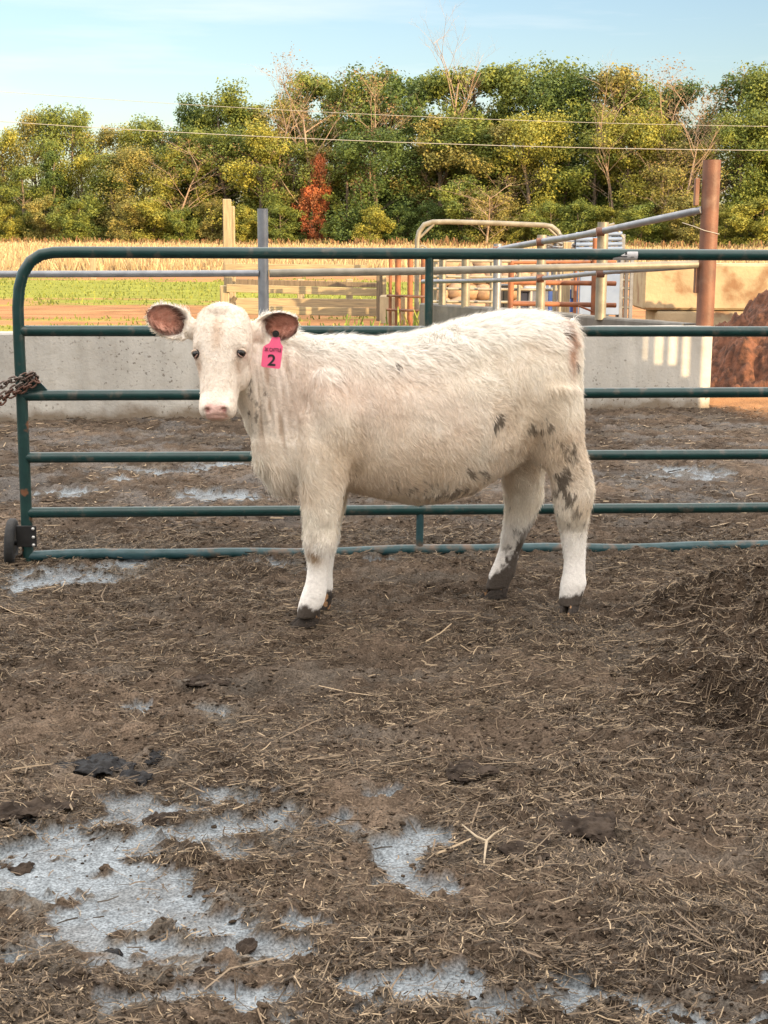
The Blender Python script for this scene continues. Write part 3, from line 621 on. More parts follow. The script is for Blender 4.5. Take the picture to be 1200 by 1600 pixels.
def build_chain():
    r = empty('chain', tuple(at_g(30, 600)), label='rusty steel chain looped round the left end of the green gate', cat='chain')
    c = Vector(at_g(33, 600)); Yb = c.y
    strands = [[(-40, 640, -.10), (-8, 625, -.07), (14, 612, -.045), (30, 602, -.035), (46, 590, -.03), (56, 588, .0), (52, 596, .03), (34, 602, .035)],
               [(-40, 622, -.06), (0, 604, -.05), (16, 594, -.045), (34, 590, -.038), (50, 582, -.02), (54, 590, .02)],
               [(-40, 652, -.08), (-10, 640, -.07), (10, 620, -.05), (30, 612, -.04), (48, 602, -.034), (58, 596, -.015), (56, 592, .02)]]
    for si, st in enumerate(strands):
        P = [Vector(at(x, y, Yb + dy)) for x, y, dy in st]; L_ = [0]
        for i in range(1, len(P)): L_.append(L_[-1] + (P[i] - P[i - 1]).length)
        n = int(L_[-1] / .024); 
        for k in range(n):
            s = (k + .5) / n * L_[-1]; i = max(j for j in range(len(P) - 1) if L_[j] <= s); u = (s - L_[i]) / (L_[i + 1] - L_[i]); q = P[i].lerp(P[i + 1], u); d = P[i + 1] - P[i]
            nr = Vector((0, 1, .25)) if k % 2 else Vector((.2, .35, 1)); b = MB(); chain_link(b, q, d, nr, .036, .024, .0042)
            b.build('link', M['chain'] if si != 2 else M['rust'], r)
build_chain()

# ------------------------------------------------------------------ wooden pen, pipe yards, chute, blocks, heap beyond the wall
def beam(b, p, q, w, h):
    p = Vector(p); q = Vector(q); d = q - p; c = (p + q) / 2; L_ = d.length
    rz = math.atan2(d.y, d.x); ry = -math.atan2(d.z, math.hypot(d.x, d.y)); b.box(tuple(c), (L_, w, h), rz=rz, ry=ry, bev=min(w, h) * .12)
def part_beam(name, m, r, p, q, w, h): b = MB(); beam(b, p, q, w, h); return b.build(name, m, r)
def vpost(name, m, r, px, y0, y1, Y, w, rnd=False):
    a = at(px, y1, Y); z1 = a[2]; z0 = max(at(px, y0, Y)[2], -.05) if y0 is not None else -.05
    b = MB()
    if rnd: b.tube([(a[0], Y, z0), (a[0], Y, z1)], w / 2, 12)
    else: b.box((a[0], Y, (z0 + z1) / 2), (w, w, z1 - z0), bev=w * .08)
    return b.build(name, m, r)
def hrail(name, m, r, pa, pb, rad): b = MB(); b.tube([tuple(pa), tuple(pb)], rad, 10); return b.build(name, m, r)
# pen
r = empty('board_fence', tuple(at(480, 500, 25)), label='pale wooden board fence of the pen seen between the steel post and the calf', cat='fence')
Y0 = 25.0
for px, yt, w in ((351, 446, .15), (428, 405, .0), (597, 430, .13)):
    if w: vpost('post', M['wood_v'], r, px, None, yt, Y0 + .12, w)
for (ya, yb, h, x0_, x1_) in ((419, 421, .15, 352, 572), (450, 457, .13, 354, 600), (484, 488, .14, 354, 600)):
    part_beam('board', M['wood'], r, at(x0_, ya, Y0), at(x1_, yb, Y0), .045, h)
part_beam('brace', M['wood_dark'], r, at(368, 464, Y0 + .1), at(356, 482, Y0 + .1), .05, .08)
r = empty('board_fence', tuple(at(480, 470, 28.5)), label='shaded grey board fence on the far side of the wooden pen', cat='fence')
for px in (361, 470, 546): vpost('post', M['wood_v'], r, px, None, 436, 28.7, .13)
for (ya, yb, h) in ((440, 446, .10), (472, 474, .16), (505, 505, .1)): part_beam('board', M['wood_dark'] if ya < 460 else M['wood'], r, at(358, ya, 28.5), at(602, yb, 28.5), .045, h)
for px, yt, w, lb in ((354.5, 311, .14, 'tall pale wooden pole, the taller of two side by side left of the steel post'), (361.5, 322, .11, 'pale wooden pole, the shorter of two side by side left of the steel post')):
    tag(vpost('wooden_pole', M['wood_v'], None, px, None, yt, 26.0 + (.25 if w < .12 else 0), w), lb, 'pole', 'pair of tall wooden poles')
tag(vpost('marker_post', M['wood_v'], None, 145, None, 404, 46.0, .16), 'short white post in the grass at the left, before the stubble field', 'post')
r = empty('end_post', tuple(at(592, 500, 24.6)), label='dark weathered timber post at the right end of the wooden pen', cat='post'); vpost('timber', M['wood_dark'], r, 593, None, 428, 24.6, .10); vpost('timber', M['wood_v'], r, 600, None, 432, 24.8, .08)
# grey block with sunny side
def cblock(cx_, Y, z0, z1, lx, ly, m, lb, rz=0.0, grp=None):
    b = MB(); b.box((0, 0, (z1 - z0) / 2), (lx, ly, z1 - z0), bev=.025); o = b.build('concrete_block', m); o.location = (cx_, Y, z0); o.rotation_euler = (0, 0, rz); return tag(o, lb, 'block', grp)
q = at(618, 500, 23.5); cblock(q[0], 23.8, -.02, at(618, 463, 23.5)[2], .32, .6, M['block'], 'small concrete block between the wooden pen and the rusty posts', rz=.4)
# hoop gateway
r = empty('hoop_gateway', tuple(at(764, 495, 24)), label='pale pipe archway with rounded corners standing over the cattle alley', cat='gateway')
Yh = 24.0; b = MB(); P = [(651, 500), (651.5, 420), (652, 375), (655, 362), (663, 351), (676, 347), (700, 346.5), (780, 349), (850, 352), (862, 354), (872, 362), (877, 374), (878.5, 390), (879, 500)]
b.tube([at(x, y, Yh) for x, y in P], .040, 12); b.build('arch', M['galv_warm'], r)
for p, q in (((655, 372), (678, 350)), ((854, 354), (870, 369))): hrail('corner_brace', M['galv_warm'], r, at(*p, Yh), at(*q, Yh), .022)
b = MB(); b.tube([at(x, y, Yh) for x, y in ((652, 388), (660, 384), (666, 387), (668, 393))], .014, 8); b.build('latch_hook', M['galv_warm'], r)
# rusty pipe posts of the alley with pale rails
r = empty('alley_fence', tuple(at(645, 500, 23)), label='rusty brown pipe posts with thin rails at the left end of the cattle alley', cat='fence')
for px, w in ((622, .09), (641, .085), (662, .085), (594 + 16, .05)): vpost('post', M['rail_rust'], r, px, None, 405, 22.8 + (px % 3) * .2, w, True)
for y in (424, 462, 484): hrail('rail', M['rust'], r, at(604, y, 22.9), at(664, y + 2, 22.9), .02)
r = empty('rail_fence', tuple(at(760, 490, 21)), label='long cream pipe rail panel behind the curved wall', cat='fence')
for y in (407, 432, 451, 471, 486): hrail('rail', M['galv_warm'], r, at(668, y, 20.5), at(886, y + 2, 20.9), .020)
for px in (681, 727.5, 769, 812, 868, 876): vpost('post', M['galv_warm'], r, px, None, 398, 20.7, .055, True)
r = empty('rusty_gate', tuple(at(880, 480, 18)), label='rusty orange pipe gate in front of the blue cattle chute', cat='gate')
vpost('upright', M['rail_rust'], r, 799, None, 410, 18.0, .07, True); vpost('upright', M['rail_rust'], r, 930, None, 372, 18.2, .06, True)
for y, y2 in ((441, 443), (474, 477), (410, 409)): hrail('rail', M['rail_rust'], r, at(799, y, 18.0), at(962, y2, 18.3), .030 if y > 420 else .02)
hrail('brace', M['rail_rust'], r, at(904, 478, 18.1), at(960, 500, 18.3), .012)
tag(vpost('timber_post', M['wood_v'], None, 886, None, 378, 19.0, .10), 'square timber post among the pipe rails, left of the white chute panels', 'post')
for px, yt, lb in ((869, 402, 'slim pale pipe post left of the square timber post'), (900, 408, 'slim rusty pipe post right of the square timber post')):
    tag(vpost('pipe_post', M['galv_warm'] if px < 880 else M['rail_rust'], None, px, None, yt, 19.4, .045, True), lb, 'post')
# chute
r = empty('squeeze_chute', tuple(at(915, 495, 21.5)), label='blue and white steel cattle squeeze chute standing behind the rusty gate', cat='cattle chute')
Yc = 21.5
def panel(name, m, x0_, x1_, ya, yb, Y, d=.05):
    a = at(x0_, ya, Y); c = at(x1_, yb, Y); b = MB(); b.box(((a[0] + c[0]) / 2, Y, (a[2] + c[2]) / 2), (abs(c[0] - a[0]), d, abs(a[2] - c[2])), bev=.008); return b.build(name, m, r)
panel('side_panel', M['white_panel'], 906, 927, 428, 494, Yc); panel('side_panel', M['white_panel'], 943, 967, 428, 492, Yc)
panel('side_panel', M['white_panel'], 927.5, 942.5, 425, 490, Yc + .3)
for x0_, x1_ in ((857, 868), (889, 897)): panel('blue_panel', M['blue'], x0_, x1_, 452, 488, Yc + .1)
panel('slatted_vent', M['dark_grey'], 893, 903, 436, 466, Yc + .05)
for y in (366, 374, 382, 389): hrail('top_bar', M['white_panel'], r, at(900, y, Yc), at(972, y - 1, Yc), .028)
for x in (903, 918, 935, 952, 969, 974): vpost('frame_post', M['white_panel'] if x < 960 else M['galv'], r, x, None, 366, Yc + .05, .055)
for (a_, c_) in (((900, 368), (960, 350)), ((960, 352), (974, 372)), ((876, 372), (905, 366))): hrail('lever', M['galv_warm'], r, at(*a_, Yc), at(*c_, Yc), .022)
for k, (x, y, s) in enumerate(((862, 374, .10), (872, 380, .08), (884, 371, .06), (892, 382, .09), (850, 382, .07), (908, 378, .07), (945, 372, .06))):
    b = MB(); q = at(x, y, Yc + .1); b.box(tuple(q), (s * 1.5, s, s), rz=k * .7, bev=.01); b.tube([q + [-.1, -.05, .03], q + [.12, -.05, -.02]], .02, 10); b.build('head_gear', M['galv'] if k % 2 else M['dark_grey'], r)
for x in range(850, 905, 7): vpost('tail_bar', M['white_panel'] if x % 2 else M['galv'], r, x, None, 384, Yc + .9, .035)
for y in (378, 386, 396, 408): hrail('tail_rail', M['galv'], r, at(846, y, Yc + .85), at(905, y, Yc + .85), .022)
for y in (437, 450, 465, 480): hrail('head_rail', M['galv_warm'], r, at(966, y, Yc), at(986, y + 1, Yc), .02)
for x in (972, 980, 988): vpost('head_post', M['galv'] if x != 980 else M['dark_grey'], r, x, None, 400, Yc, .05)
# grey boards / boxes behind alley
for k, (x0_, x1_, ya, yb, m, lb) in enumerate(((810, 822, 455, 490, 'dark_grey', 'dark grey feed bin half hidden behind the pipe rails'), (824, 858, 452, 490, 'conc', 'wide grey feed bin behind the rusty gate'), (784, 795, 448, 486, 'black_metal', 'narrow black bin left of the rusty gate'))):
    a = at(x0_, ya, 22.6); c = at(x1_, yb, 22.6); w = c[0] - a[0]; b = MB(); rr = empty('feed_bin', (a[0] + w / 2, 22.6, 0), label=lb, cat='bin')
    b.box((a[0] + w / 2, 22.6, a[2] / 2), (w, .5, a[2]), bev=.02); b.build('body', M[m], rr); b = MB(); b.box((a[0] + w / 2, 22.6, a[2] + .0175), (w + .05, .55, .035), bev=.01); b.build('rim', M[m], rr)
# field stones of the retaining bank behind the alley
R_ = np.random.default_rng(5); k = 0; pr = [blob(300 + i, 1, 1, 1, 1, 2, .3) for i in range(5)]; prm = [npmesh('boulder_mesh', v, f, True) for v, f in pr]
for row, (yy, zz) in enumerate(((487, .16), (470, .42), (455, .66), (444, .86))):
    for i in range(9):
        px = 674 + i * 24 + (row % 2) * 12 + R_.normal(0, 3); q = at(px, yy, 26.0); o = link('boulder', prm[(i + row) % 5], M['stone'])
        o.location = (q[0], 26.0 + row * .12, zz + R_.normal(0, .02)); o.scale = (.17 + R_.random() * .05, .2, .14 + R_.random() * .03); o.rotation_euler = (0, R_.normal(0, .3), R_.random() * 6)
        tag(o, 'tan field stone in the %s row of the stone bank, %s from its left' % (('bottom', 'second', 'third', 'top')[row], ['first', 'second', 'third', 'fourth', 'fifth', 'sixth', 'seventh', 'eighth', 'ninth'][i]), 'stone', 'field stones of the bank behind the alley')
# big blocks right
HB = at(1000, 412, 17.2)[2]; hm = HB * .5
xs_ = at(1006, 450, 17.2)[0]
for i in range(7):
    cblock(xs_ + .9 + i * 1.83, 17.6, hm + .02, HB, 1.80, .75, M['block'], 'large tan concrete block, %s in the upper row of the block wall' % (('leftmost', 'second from the left', 'third from the left', 'fourth', 'fifth', 'sixth', 'last')[i]), grp='stacked concrete blocks behind the brown heap')
    cblock(xs_ + .9 + .16 + i * 1.83, 17.6, -.03, hm + .008, 1.80, .72, M['block'], 'large tan concrete block, %s in the lower row of the block wall' % (('leftmost', 'second from the left', 'third from the left', 'fourth', 'fifth', 'sixth', 'last')[i]), grp='stacked concrete blocks behind the brown heap')
cblock(xs_ + 1.2, 15.6, -.03, .52, .9, .6, M['block'], 'low tan block in front of the block wall beside the rusty corner post')
def build_far_heap():
    xs = np.arange(2.86, 7.2, .02); ys = np.arange(12.3, 17.2, .02); X, Y = np.meshgrid(xs, ys); x = X.ravel(); y = Y.ravel()
    d = np.hypot((x - 4.75) / 1.95, (y - 15.0) / 2.3) + (fbm(x * 1.2, y * 1.2, o=4, seed=91) - .5) * .3
    h = 1.15 * sstep(1.05, .22, d); k = sstep(0, .15, h); z = h - .06 + k * ((fbm(x * 3.2, y * 3.2, o=5, seed=92) - .5) * .34 + (fbm(x * 10, y * 10, o=3, seed=93) - .5) * .20 + (fbm(x * 34, y * 34, o=2, seed=96) - .5) * .11) + (fbm(x * 8, y * 8, o=3, seed=94) - .5) * .04
    nx = len(xs); ny = len(ys); I = np.arange(nx * ny).reshape(ny, nx); Fc = np.stack([I[:-1, :-1], I[:-1, 1:], I[1:, 1:], I[1:, :-1]], -1).reshape(-1, 4)
    tag(link('manure_heap', npmesh('manure_heap', np.stack([x, y, z], 1), Fc, True), M['heap']), 'reddish brown manure heap piled against the concrete block wall at the right', 'heap')
build_far_heap()
# power lines
for (pts, lb, Y) in (([(-500, 150), (0, 189), (600, 222), (1200, 235), (1900, 228)], 'lower pale overhead wire crossing in front of the wood', 60), ([(-300, 118), (335, 166), (600, 180), (1200, 197), (1900, 195)], 'upper pale overhead wire crossing in front of the wood', 62)):
    P = [at(x, y, Y) for x, y in pts]; A = np.array(P); xs = np.linspace(A[0, 0], A[-1, 0], 40); co = np.polyfit(A[:, 0], A[:, 2], 2)
    b = MB(); b.tube([(x, Y, float(np.polyval(co, x))) for x in xs], .012 if Y == 60 else .009, 8); tag(b.build('overhead_wire', M['wire']), lb, 'wire', 'overhead wires')

# ------------------------------------------------------------------ the wood
def leaf_mat(name, a, b):
    return mat(name, a, b, rough=0.65, scale=0.7, trans=0.22, spec=0.3, d3=3, lo=.40, hi=.60)
LEAF = {'green': leaf_mat('leaf_green', (0.206, 0.232, 0.043), (0.093, 0.133, 0.030)), 'dark': leaf_mat('leaf_dark', (0.106, 0.152, 0.033), (0.056, 0.093, 0.025)),
        'yellow': leaf_mat('leaf_yellow', (0.336, 0.311, 0.053), (0.187, 0.205, 0.040)), 'olive': leaf_mat('leaf_olive', (0.299, 0.251, 0.069), (0.162, 0.165, 0.044)),
        'brown': leaf_mat('leaf_brown', (0.260, 0.170, 0.074), (0.177, 0.121, 0.053)), 'red': leaf_mat('leaf_red', (0.602, 0.188, 0.074), (0.312, 0.133, 0.053))}
def make_tree(seed, H_, W_, kind='round', dens=1.0, leaf=.27):
    """returns trunk mesh, crown mesh: limbs with leaf sprays at their ends; leaves are small bent quads"""
    R_ = np.random.default_rng(seed); b = MB(); lean = R_.normal(0, .03, 2)
    T = [(lean[0] * z, lean[1] * z, z) for z in np.linspace(0, H_ * .9, 7)]
    b.tube([(x + R_.normal(0, .08), y + R_.normal(0, .08), z) for x, y, z in T], [max(.03, .022 * H_ * (1 - i / 7.3)) for i in range(7)], 8)
    cl = []
    nl = 27 if kind == 'round' else 30
    for i in range(nl):
        if kind == 'cone': u = R_.random() ** 1.1; z = H_ * (.06 + .9 * u); rr = W_ / 2 * (1 - u) ** .75 * (.75 + .4 * R_.random()) + .15
        else: u = R_.random(); z = H_ * (.07 + .91 * u); rr = W_ / 2 * math.sqrt(max(.03, 1 - ((u - .42) / .62) ** 2)) * (.65 + .55 * R_.random())
        a = R_.random() * 6.28; e = np.array([math.cos(a) * rr, math.sin(a) * rr, z]); zb = max(H_ * .05, z - rr * (.8 + .3 * R_.random()))
        b.tube([(lean[0] * zb, lean[1] * zb, zb), (e[0] * .55, e[1] * .55, zb + (z - zb) * .65), tuple(e)], [.009 * H_ * (1 - .6 * u), .005 * H_ * (1 - .5 * u), .02], 5, caps=False)
        for s in (1.0, .72, .45):
            for _ in range(2 if s > .6 else 1):
                p = np.array([e[0] * s, e[1] * s, zb + (z - zb) * (.35 + .65 * s)]) + R_.normal(0, .055 * W_, 3); cl.append((p, W_ * (.085 + .07 * R_.random()) * (.6 if kind == 'cone' else 1)))
    for _ in range(int(6)): cl.append((np.array([lean[0] * H_ + R_.normal(0, .10) * W_, R_.normal(0, .10) * W_, H_ * (.86 + .12 * R_.random())]), W_ * .085))
    P = []; S = []; N_ = []
    for p, r in cl:
        n = int(150 * dens * (r / (.12 * W_)) ** 1.5); d = R_.normal(0, 1, (n, 3)); d /= np.linalg.norm(d, axis=1)[:, None]
        rad = r * (.45 + .65 * R_.random(n) ** .6) * (1 + .35 * np.sin(d[:, 0] * 5 + p[0]) * np.cos(d[:, 2] * 4 + p[2])); q = p + d * rad[:, None] * np.array([1.05, 1.05, .95])
        P.append(q); N_.append(d * .8 + R_.normal(0, .55, (n, 3)) + [0, 0, .35]); S.append(leaf * (.5 + .9 * R_.random(n)))
    P = np.concatenate(P); N_ = np.concatenate(N_); S = np.concatenate(S); k = P[:, 2] > .3; P, N_, S = P[k], N_[k], S[k]; N_ /= np.linalg.norm(N_, axis=1)[:, None]
    t = np.cross(N_, R_.normal(0, 1, N_.shape)); t /= np.linalg.norm(t, axis=1)[:, None]; s = np.cross(N_, t)
    a = t * S[:, None] * .5; c = s * S[:, None] * .33
    V = np.stack([P - a, P + c * 1.0 + N_ * S[:, None] * .06, P + a, P - c], 1).reshape(-1, 3); Fc = np.arange(len(V)).reshape(-1, 4)
    me = bpy.data.meshes.new('trunk'); me.from_pydata(b.v, [], b.f); me.update(); me.materials.append(M['bark'])
    cm = npmesh('crown', V, Fc); cm.materials.append(LEAF['green']); return me, cm
def make_bare(seed, H_, W_, up_=1.0, leafy=0.0):
    R_ = np.random.default_rng(seed); b = MB(); tips = []
    def br(p, d, L_, r, lv):
        n = 4; P = [p]; dd = d.copy()
        for i in range(n): dd = dd + R_.normal(0, .10, 3) + np.array([0, 0, .05 * up_]); dd /= np.linalg.norm(dd); P.append(P[-1] + dd * L_ / n)
        b.tube([tuple(q) for q in P], [r * (1 - .55 * i / n) for i in range(n + 1)], 5 if lv < 2 else 3, caps=False)
        if lv >= 5: tips.append(P[-1]); return
        for k in range(3 if lv else 9):
            u = (.28 + .7 * R_.random()) if lv else (.12 + .86 * (k + R_.random()) / 9); i = min(n - 1, int(u * n)); q = P[i] + (P[i + 1] - P[i]) * (u * n - i)
            a = R_.random() * 6.28; o = np.array([math.cos(a), math.sin(a), 0]); nd_ = dd * (.75 if lv else .95) + o * (.6 + .25 * R_.random()); nd_ /= np.linalg.norm(nd_)
            br(q, nd_, L_ * (.52 + .16 * R_.random()) * (1 if lv else .62), r * (.45 if lv else .38), lv + 1)
        tips.append(P[-1])
    br(np.array([0., 0, 0]), np.array([0., 0, 1]), H_ * .85, .0105 * H_, 0)
    me = bpy.data.meshes.new('trunk'); V = np.array(b.v); V[:, 0] *= W_ / H_ * 1.6; V[:, 1] *= W_ / H_ * 1.6; me.from_pydata([tuple(v) for v in V], [], b.f); me.update(); me.materials.append(M['bare'])
    Tp = np.array(tips) * np.array([W_ / H_ * 1.6, W_ / H_ * 1.6, 1]); Tp = Tp[R_.random(len(Tp)) < leafy]; Tp = np.repeat(Tp, 3, 0) + R_.normal(0, .22, (len(Tp) * 3, 3)); n = len(Tp); a = R_.normal(0, 1, (n, 3)); a *= (.10 / np.linalg.norm(a, axis=1))[:, None]; c = np.cross(a, R_.normal(0, 1, (n, 3))); c *= (.07 / np.linalg.norm(c, axis=1))[:, None]
    V = np.stack([Tp - a, Tp + c, Tp + a, Tp - c], 1).reshape(-1, 3); cm = npmesh('crown', V, np.arange(len(V)).reshape(-1, 4)) if n else None
    if cm: cm.materials.append(LEAF['brown'])
    return me, cm
PROT = [make_tree(1, 16, 9.5), make_tree(2, 16, 8.5, dens=1.1), make_tree(3, 16, 10.5), make_tree(4, 16, 7.5), make_tree(5, 14, 6.5, 'cone', 1.1), make_tree(6, 8, 5.5, 'round', .7, .24), make_tree(8, 6, 4.6, 'cone', .5, .22), make_tree(19, 6, 4.0, 'round', .38, .22)]
PH = [16, 16, 16, 16, 14, 8, 6, 6]
BARE = [make_bare(1, 16, 7), make_bare(2, 16, 9, .6, .14), make_bare(3, 16, 6, 1.4, .18)]
def put_tree(pi, px, Y, h, wf, mt, lb, grp, bare=False):
    q = at(px, 380, Y); s = h / (16 if bare else PH[pi])
    r = empty('bare_tree' if bare else 'leafy_tree', (q[0], Y, -.1), RNG.random() * 6.28, label=lb, cat='tree', group=grp); r.scale = (s * wf, s * wf, s)
    a = bpy.data.objects.new('trunk', (BARE if bare else PROT)[pi][0]); scene.collection.objects.link(a); a.parent = r
    if bare and BARE[pi][1]:
        c = bpy.data.objects.new('crown', BARE[pi][1]); scene.collection.objects.link(c); c.parent = r
    if not bare:
        c = bpy.data.objects.new('crown', PROT[pi][1]); scene.collection.objects.link(c); c.parent = r
        c.material_slots[0].link = 'OBJECT'; c.material_slots[0].material = LEAF[mt]
SIL = [(-260, 215), (-120, 200), (0, 192), (60, 176), (110, 178), (160, 196), (210, 186), (250, 182), (300, 158), (345, 134), (375, 152), (410, 142), (445, 134), (480, 117), (520, 120), (560, 116), (600, 112), (650, 118), (700, 110), (740, 104), (800, 106), (860, 116), (910, 128), (955, 104), (1000, 108), (1045, 116), (1080, 98), (1102, 190), (1120, 190), (1150, 112), (1200, 110), (1300, 104), (1420, 110)]
def sil(px): return float(np.interp(px, [s[0] for s in SIL], [s[1] for s in SIL]))
def depth(px): return 188 - 36 * px / 1200
TONE = {'green': 'mid green', 'dark': 'dark green', 'yellow': 'yellow green', 'olive': 'olive', 'brown': 'brown leaved', 'red': 'bright red'}
def word(n): return ['first', 'second', 'third', 'fourth', 'fifth', 'sixth', 'seventh', 'eighth', 'ninth', 'tenth', 'eleventh', 'twelfth'][n] if n < 12 else str(n + 1) + 'th'
R_ = np.random.default_rng(77)
back = [-230, -160, -95, -40, 10, 58, 108, 160, 208, 256, 300, 345, 395, 440, 482, 525, 565, 610, 655, 700, 742, 788, 835, 882, 930, 960, 1005, 1048, 1148, 1190, 1240, 1300, 1370, 1440]
bt = 'green yellow olive green yellow olive green olive yellow green dark green green olive green green green dark dark green green green green dark green olive green dark dark green green dark green green'.split()
for i, (px, mt) in enumerate(zip(back, bt)):
    Y = depth(px) + 8 + R_.normal(0, 2); yt = sil(px) - 6 + abs(R_.normal(0, 15)); h = at(px, yt, Y)[2] + .1
    put_tree(int(R_.integers(0, 4)), px, Y, h, .80 + .35 * R_.random(), mt, '%s broadleaf tree in the back row of the wood, %s from the left' % (TONE[mt], word(i)), 'trees of the wood')
mid = [-200, -130, -60, -10, 40, 85, 130, 178, 222, 268, 312, 360, 408, 452, 500, 545, 590, 640, 690, 735, 780, 830, 878, 925, 975, 1020, 1065, 1108, 1160, 1215, 1280, 1350]
mtn = 'olive yellow olive yellow green dark yellow green olive yellow yellow green yellow green olive green dark green olive green olive yellow green green yellow yellow olive yellow green green green olive'.split()
for i, (px, mt) in enumerate(zip(mid, mtn)):
    Y = depth(px) + R_.normal(0, 1.5); f = .55 + .22 * R_.random(); yt = 378 - (378 - sil(px)) * f; yt = max(yt, 215 if 1090 < px < 1130 else 0)
    if 1090 < px < 1130: yt = 300
    h = at(px, yt, Y)[2] + .1
    put_tree(int([0, 1, 2, 3, 4][int(R_.integers(0, 5))]), px, Y, h, 1.05 + .35 * R_.random(), mt, '%s tree in the middle row of the wood, %s from the left' % (TONE[mt], word(i)), 'trees of the wood')
low = [-170, -80, 15, 70, 120, 200, 240, 285, 335, 385, 440, 522, 580, 625, 670, 720, 765, 810, 862, 905, 950, 1000, 1040, 1085, 1135, 1185, 1250, 1330]
lt = 'yellow green yellow olive green olive yellow green olive yellow green green yellow dark dark green olive yellow green green yellow green yellow olive yellow yellow green green'.split()
for i, (px, mt) in enumerate(zip(low, lt)):
    Y = depth(px) - 6 + R_.normal(0, 1); yt = 322 + R_.normal(0, 16); h = at(px, yt, Y)[2] + .1
    put_tree(5, px, Y, h, 1.1 + .4 * R_.random(), mt, '%s low bushy tree at the foot of the wood, %s from the left' % (TONE[mt], word(i)), 'bushes at the foot of the wood')
put_tree(7, 487, depth(486) - 4, at(486, 292, depth(486) - 4)[2], .72, 'red', 'bright red little maple standing at the foot of the wood', None)
put_tree(7, 500, depth(500) - 3, at(502, 246, depth(500) - 3)[2], .36, 'red', 'slim dull red sapling just behind the bright red maple', None)
for px, yt, pi, wf, dy, lb in ((688, 76, 0, 1.1, 2, 'tall bare pale tree rising above the middle of the wood'), (492, 128, 1, 1.2, -3, 'bare spreading tan tree above the red maple'), (412, 150, 2, 1.3, -2, 'bare brown tree left of the spreading one'),
        (280, 235, 1, 1.5, -5, 'low bare brownish tree behind the tall wooden poles'), (960, 150, 0, 1.3, -2, 'bare pinkish tree in the right half of the wood'), (1040, 140, 2, 1.5, -3, 'bare reddish tree left of the gap in the wood'),
        (1075, 130, 1, 1.2, 3, 'bare twiggy tree at the gap of sky behind the rusty post'), (1105, 175, 2, 1.0, 5, 'thin bare tree inside the gap behind the rusty post'), (1060, 185, 0, 1.6, -5, 'nearest bare tree left of the rusty post'), (565, 150, 2, 1.2, -2, 'thin bare tree between the spreading one and the tall pale one'), (760, 290, 1, 2.2, -9, 'low bare leaning bush in front of the dark trees'), (425, 128, 2, .6, 9, 'thin grey bare treetop behind the wood')):
    Y = depth(px) + dy; put_tree(pi, px, Y, at(px, yt, Y)[2] + .1, wf, None, lb, 'bare trees in the wood', True)
# weeds along the wood edge, stubble field, meadow grass
def blades(name, N, x0f, y0, y1, hmin, hmax, w, cols, label, cat, seed, rows=0.0, rowf=None, mask=None):
    R_ = np.random.default_rng(seed); y = y0 + (y1 - y0) * R_.random(N) ** 1.3
    if rows: y = np.round(y / rows) * rows + R_.normal(0, .05, N)
    x = (R_.random(N) * 2 - 1) * (.30 * y + x0f)
    if mask is not None: k = mask(x, y, R_); x = x[k]; y = y[k]; N = len(x)
    h = (hmin + (hmax - hmin) * R_.random(N) ** 1.5) * (.35 + 1.3 * fbm(x * .45, y * .3, o=3, seed=seed)); a = R_.random(N) * 3.14; ww = w * (y / y0) ** .6
    dx = np.cos(a) * ww / 2; dy = np.sin(a) * ww / 2; lx = R_.normal(0, .28, N) * h; ly = R_.normal(0, .28, N) * h; z = np.zeros(N)
    V = np.stack([np.stack([x - dx, y - dy, z], 1), np.stack([x + dx, y + dy, z], 1), np.stack([x + lx + dx * .6, y + ly + dy * .6, h], 1), np.stack([x + lx - dx * .6, y + ly - dy * .6, h], 1)], 1).reshape(-1, 3)
    C_ = np.array(cols)[R_.integers(0, len(cols), N)] * (.7 + .6 * R_.random((N, 1)))
    tag(link(name, npmesh(name, V, np.arange(len(V)).reshape(-1, 4), False, np.repeat(C_, 4, 0)), M['grass']), label, cat, kind='stuff')
blades('corn_stubble', 60000, 6, 54, 165, .15, .5, .05, [(.40, .31, .17), (.46, .36, .20), (.33, .23, .12)], 'rows of straw coloured cut corn stubble in the field', 'stubble', 201, rows=1.1)
def gmask(x, y, R_):
    yy = y + (fbm(x * .35, y * .9, o=4, seed=51) - .5) * 9
    g = ((yy > 30) & (yy < 46)) | ((yy < 24) & (y > 12.9 + .0 * x)); return g & (x < 1.5 * R_.random(len(x)) + .2) & (R_.random(len(x)) < .5)
blades('meadow_grass', 45000, 2, 13.5, 50, .02, .07, .02, [(.17, .20, .035), (.22, .235, .045), (.13, .16, .03)], 'short sunlit green grass behind the concrete wall', 'grass', 202, mask=gmask)
blades('edge_weeds', 90000, 8, 132, 186, .12, .9, .13, [(.24, .13, .06), (.20, .10, .05), (.28, .20, .08), (.16, .15, .05)], 'reddish brown weeds along the foot of the wood', 'weeds', 203, mask=lambda x, y, R_: (np.abs(y - (188 - 36 * (600 + x / y * 2300) / 1200) + 11) < 3.2))
blades('ditch_weeds', 2600, 0, 17.5, 24, .06, .34, .03, [(.20, .26, .05), (.27, .30, .06), (.10, .14, .03)], 'clumps of green weeds at the foot of the wooden pen', 'weeds', 204, mask=lambda x, y, R_: ((x > -.6) & (x < 1.1) & (fbm(x * 1.6, y * 1.2, o=3, seed=205) > .52)))

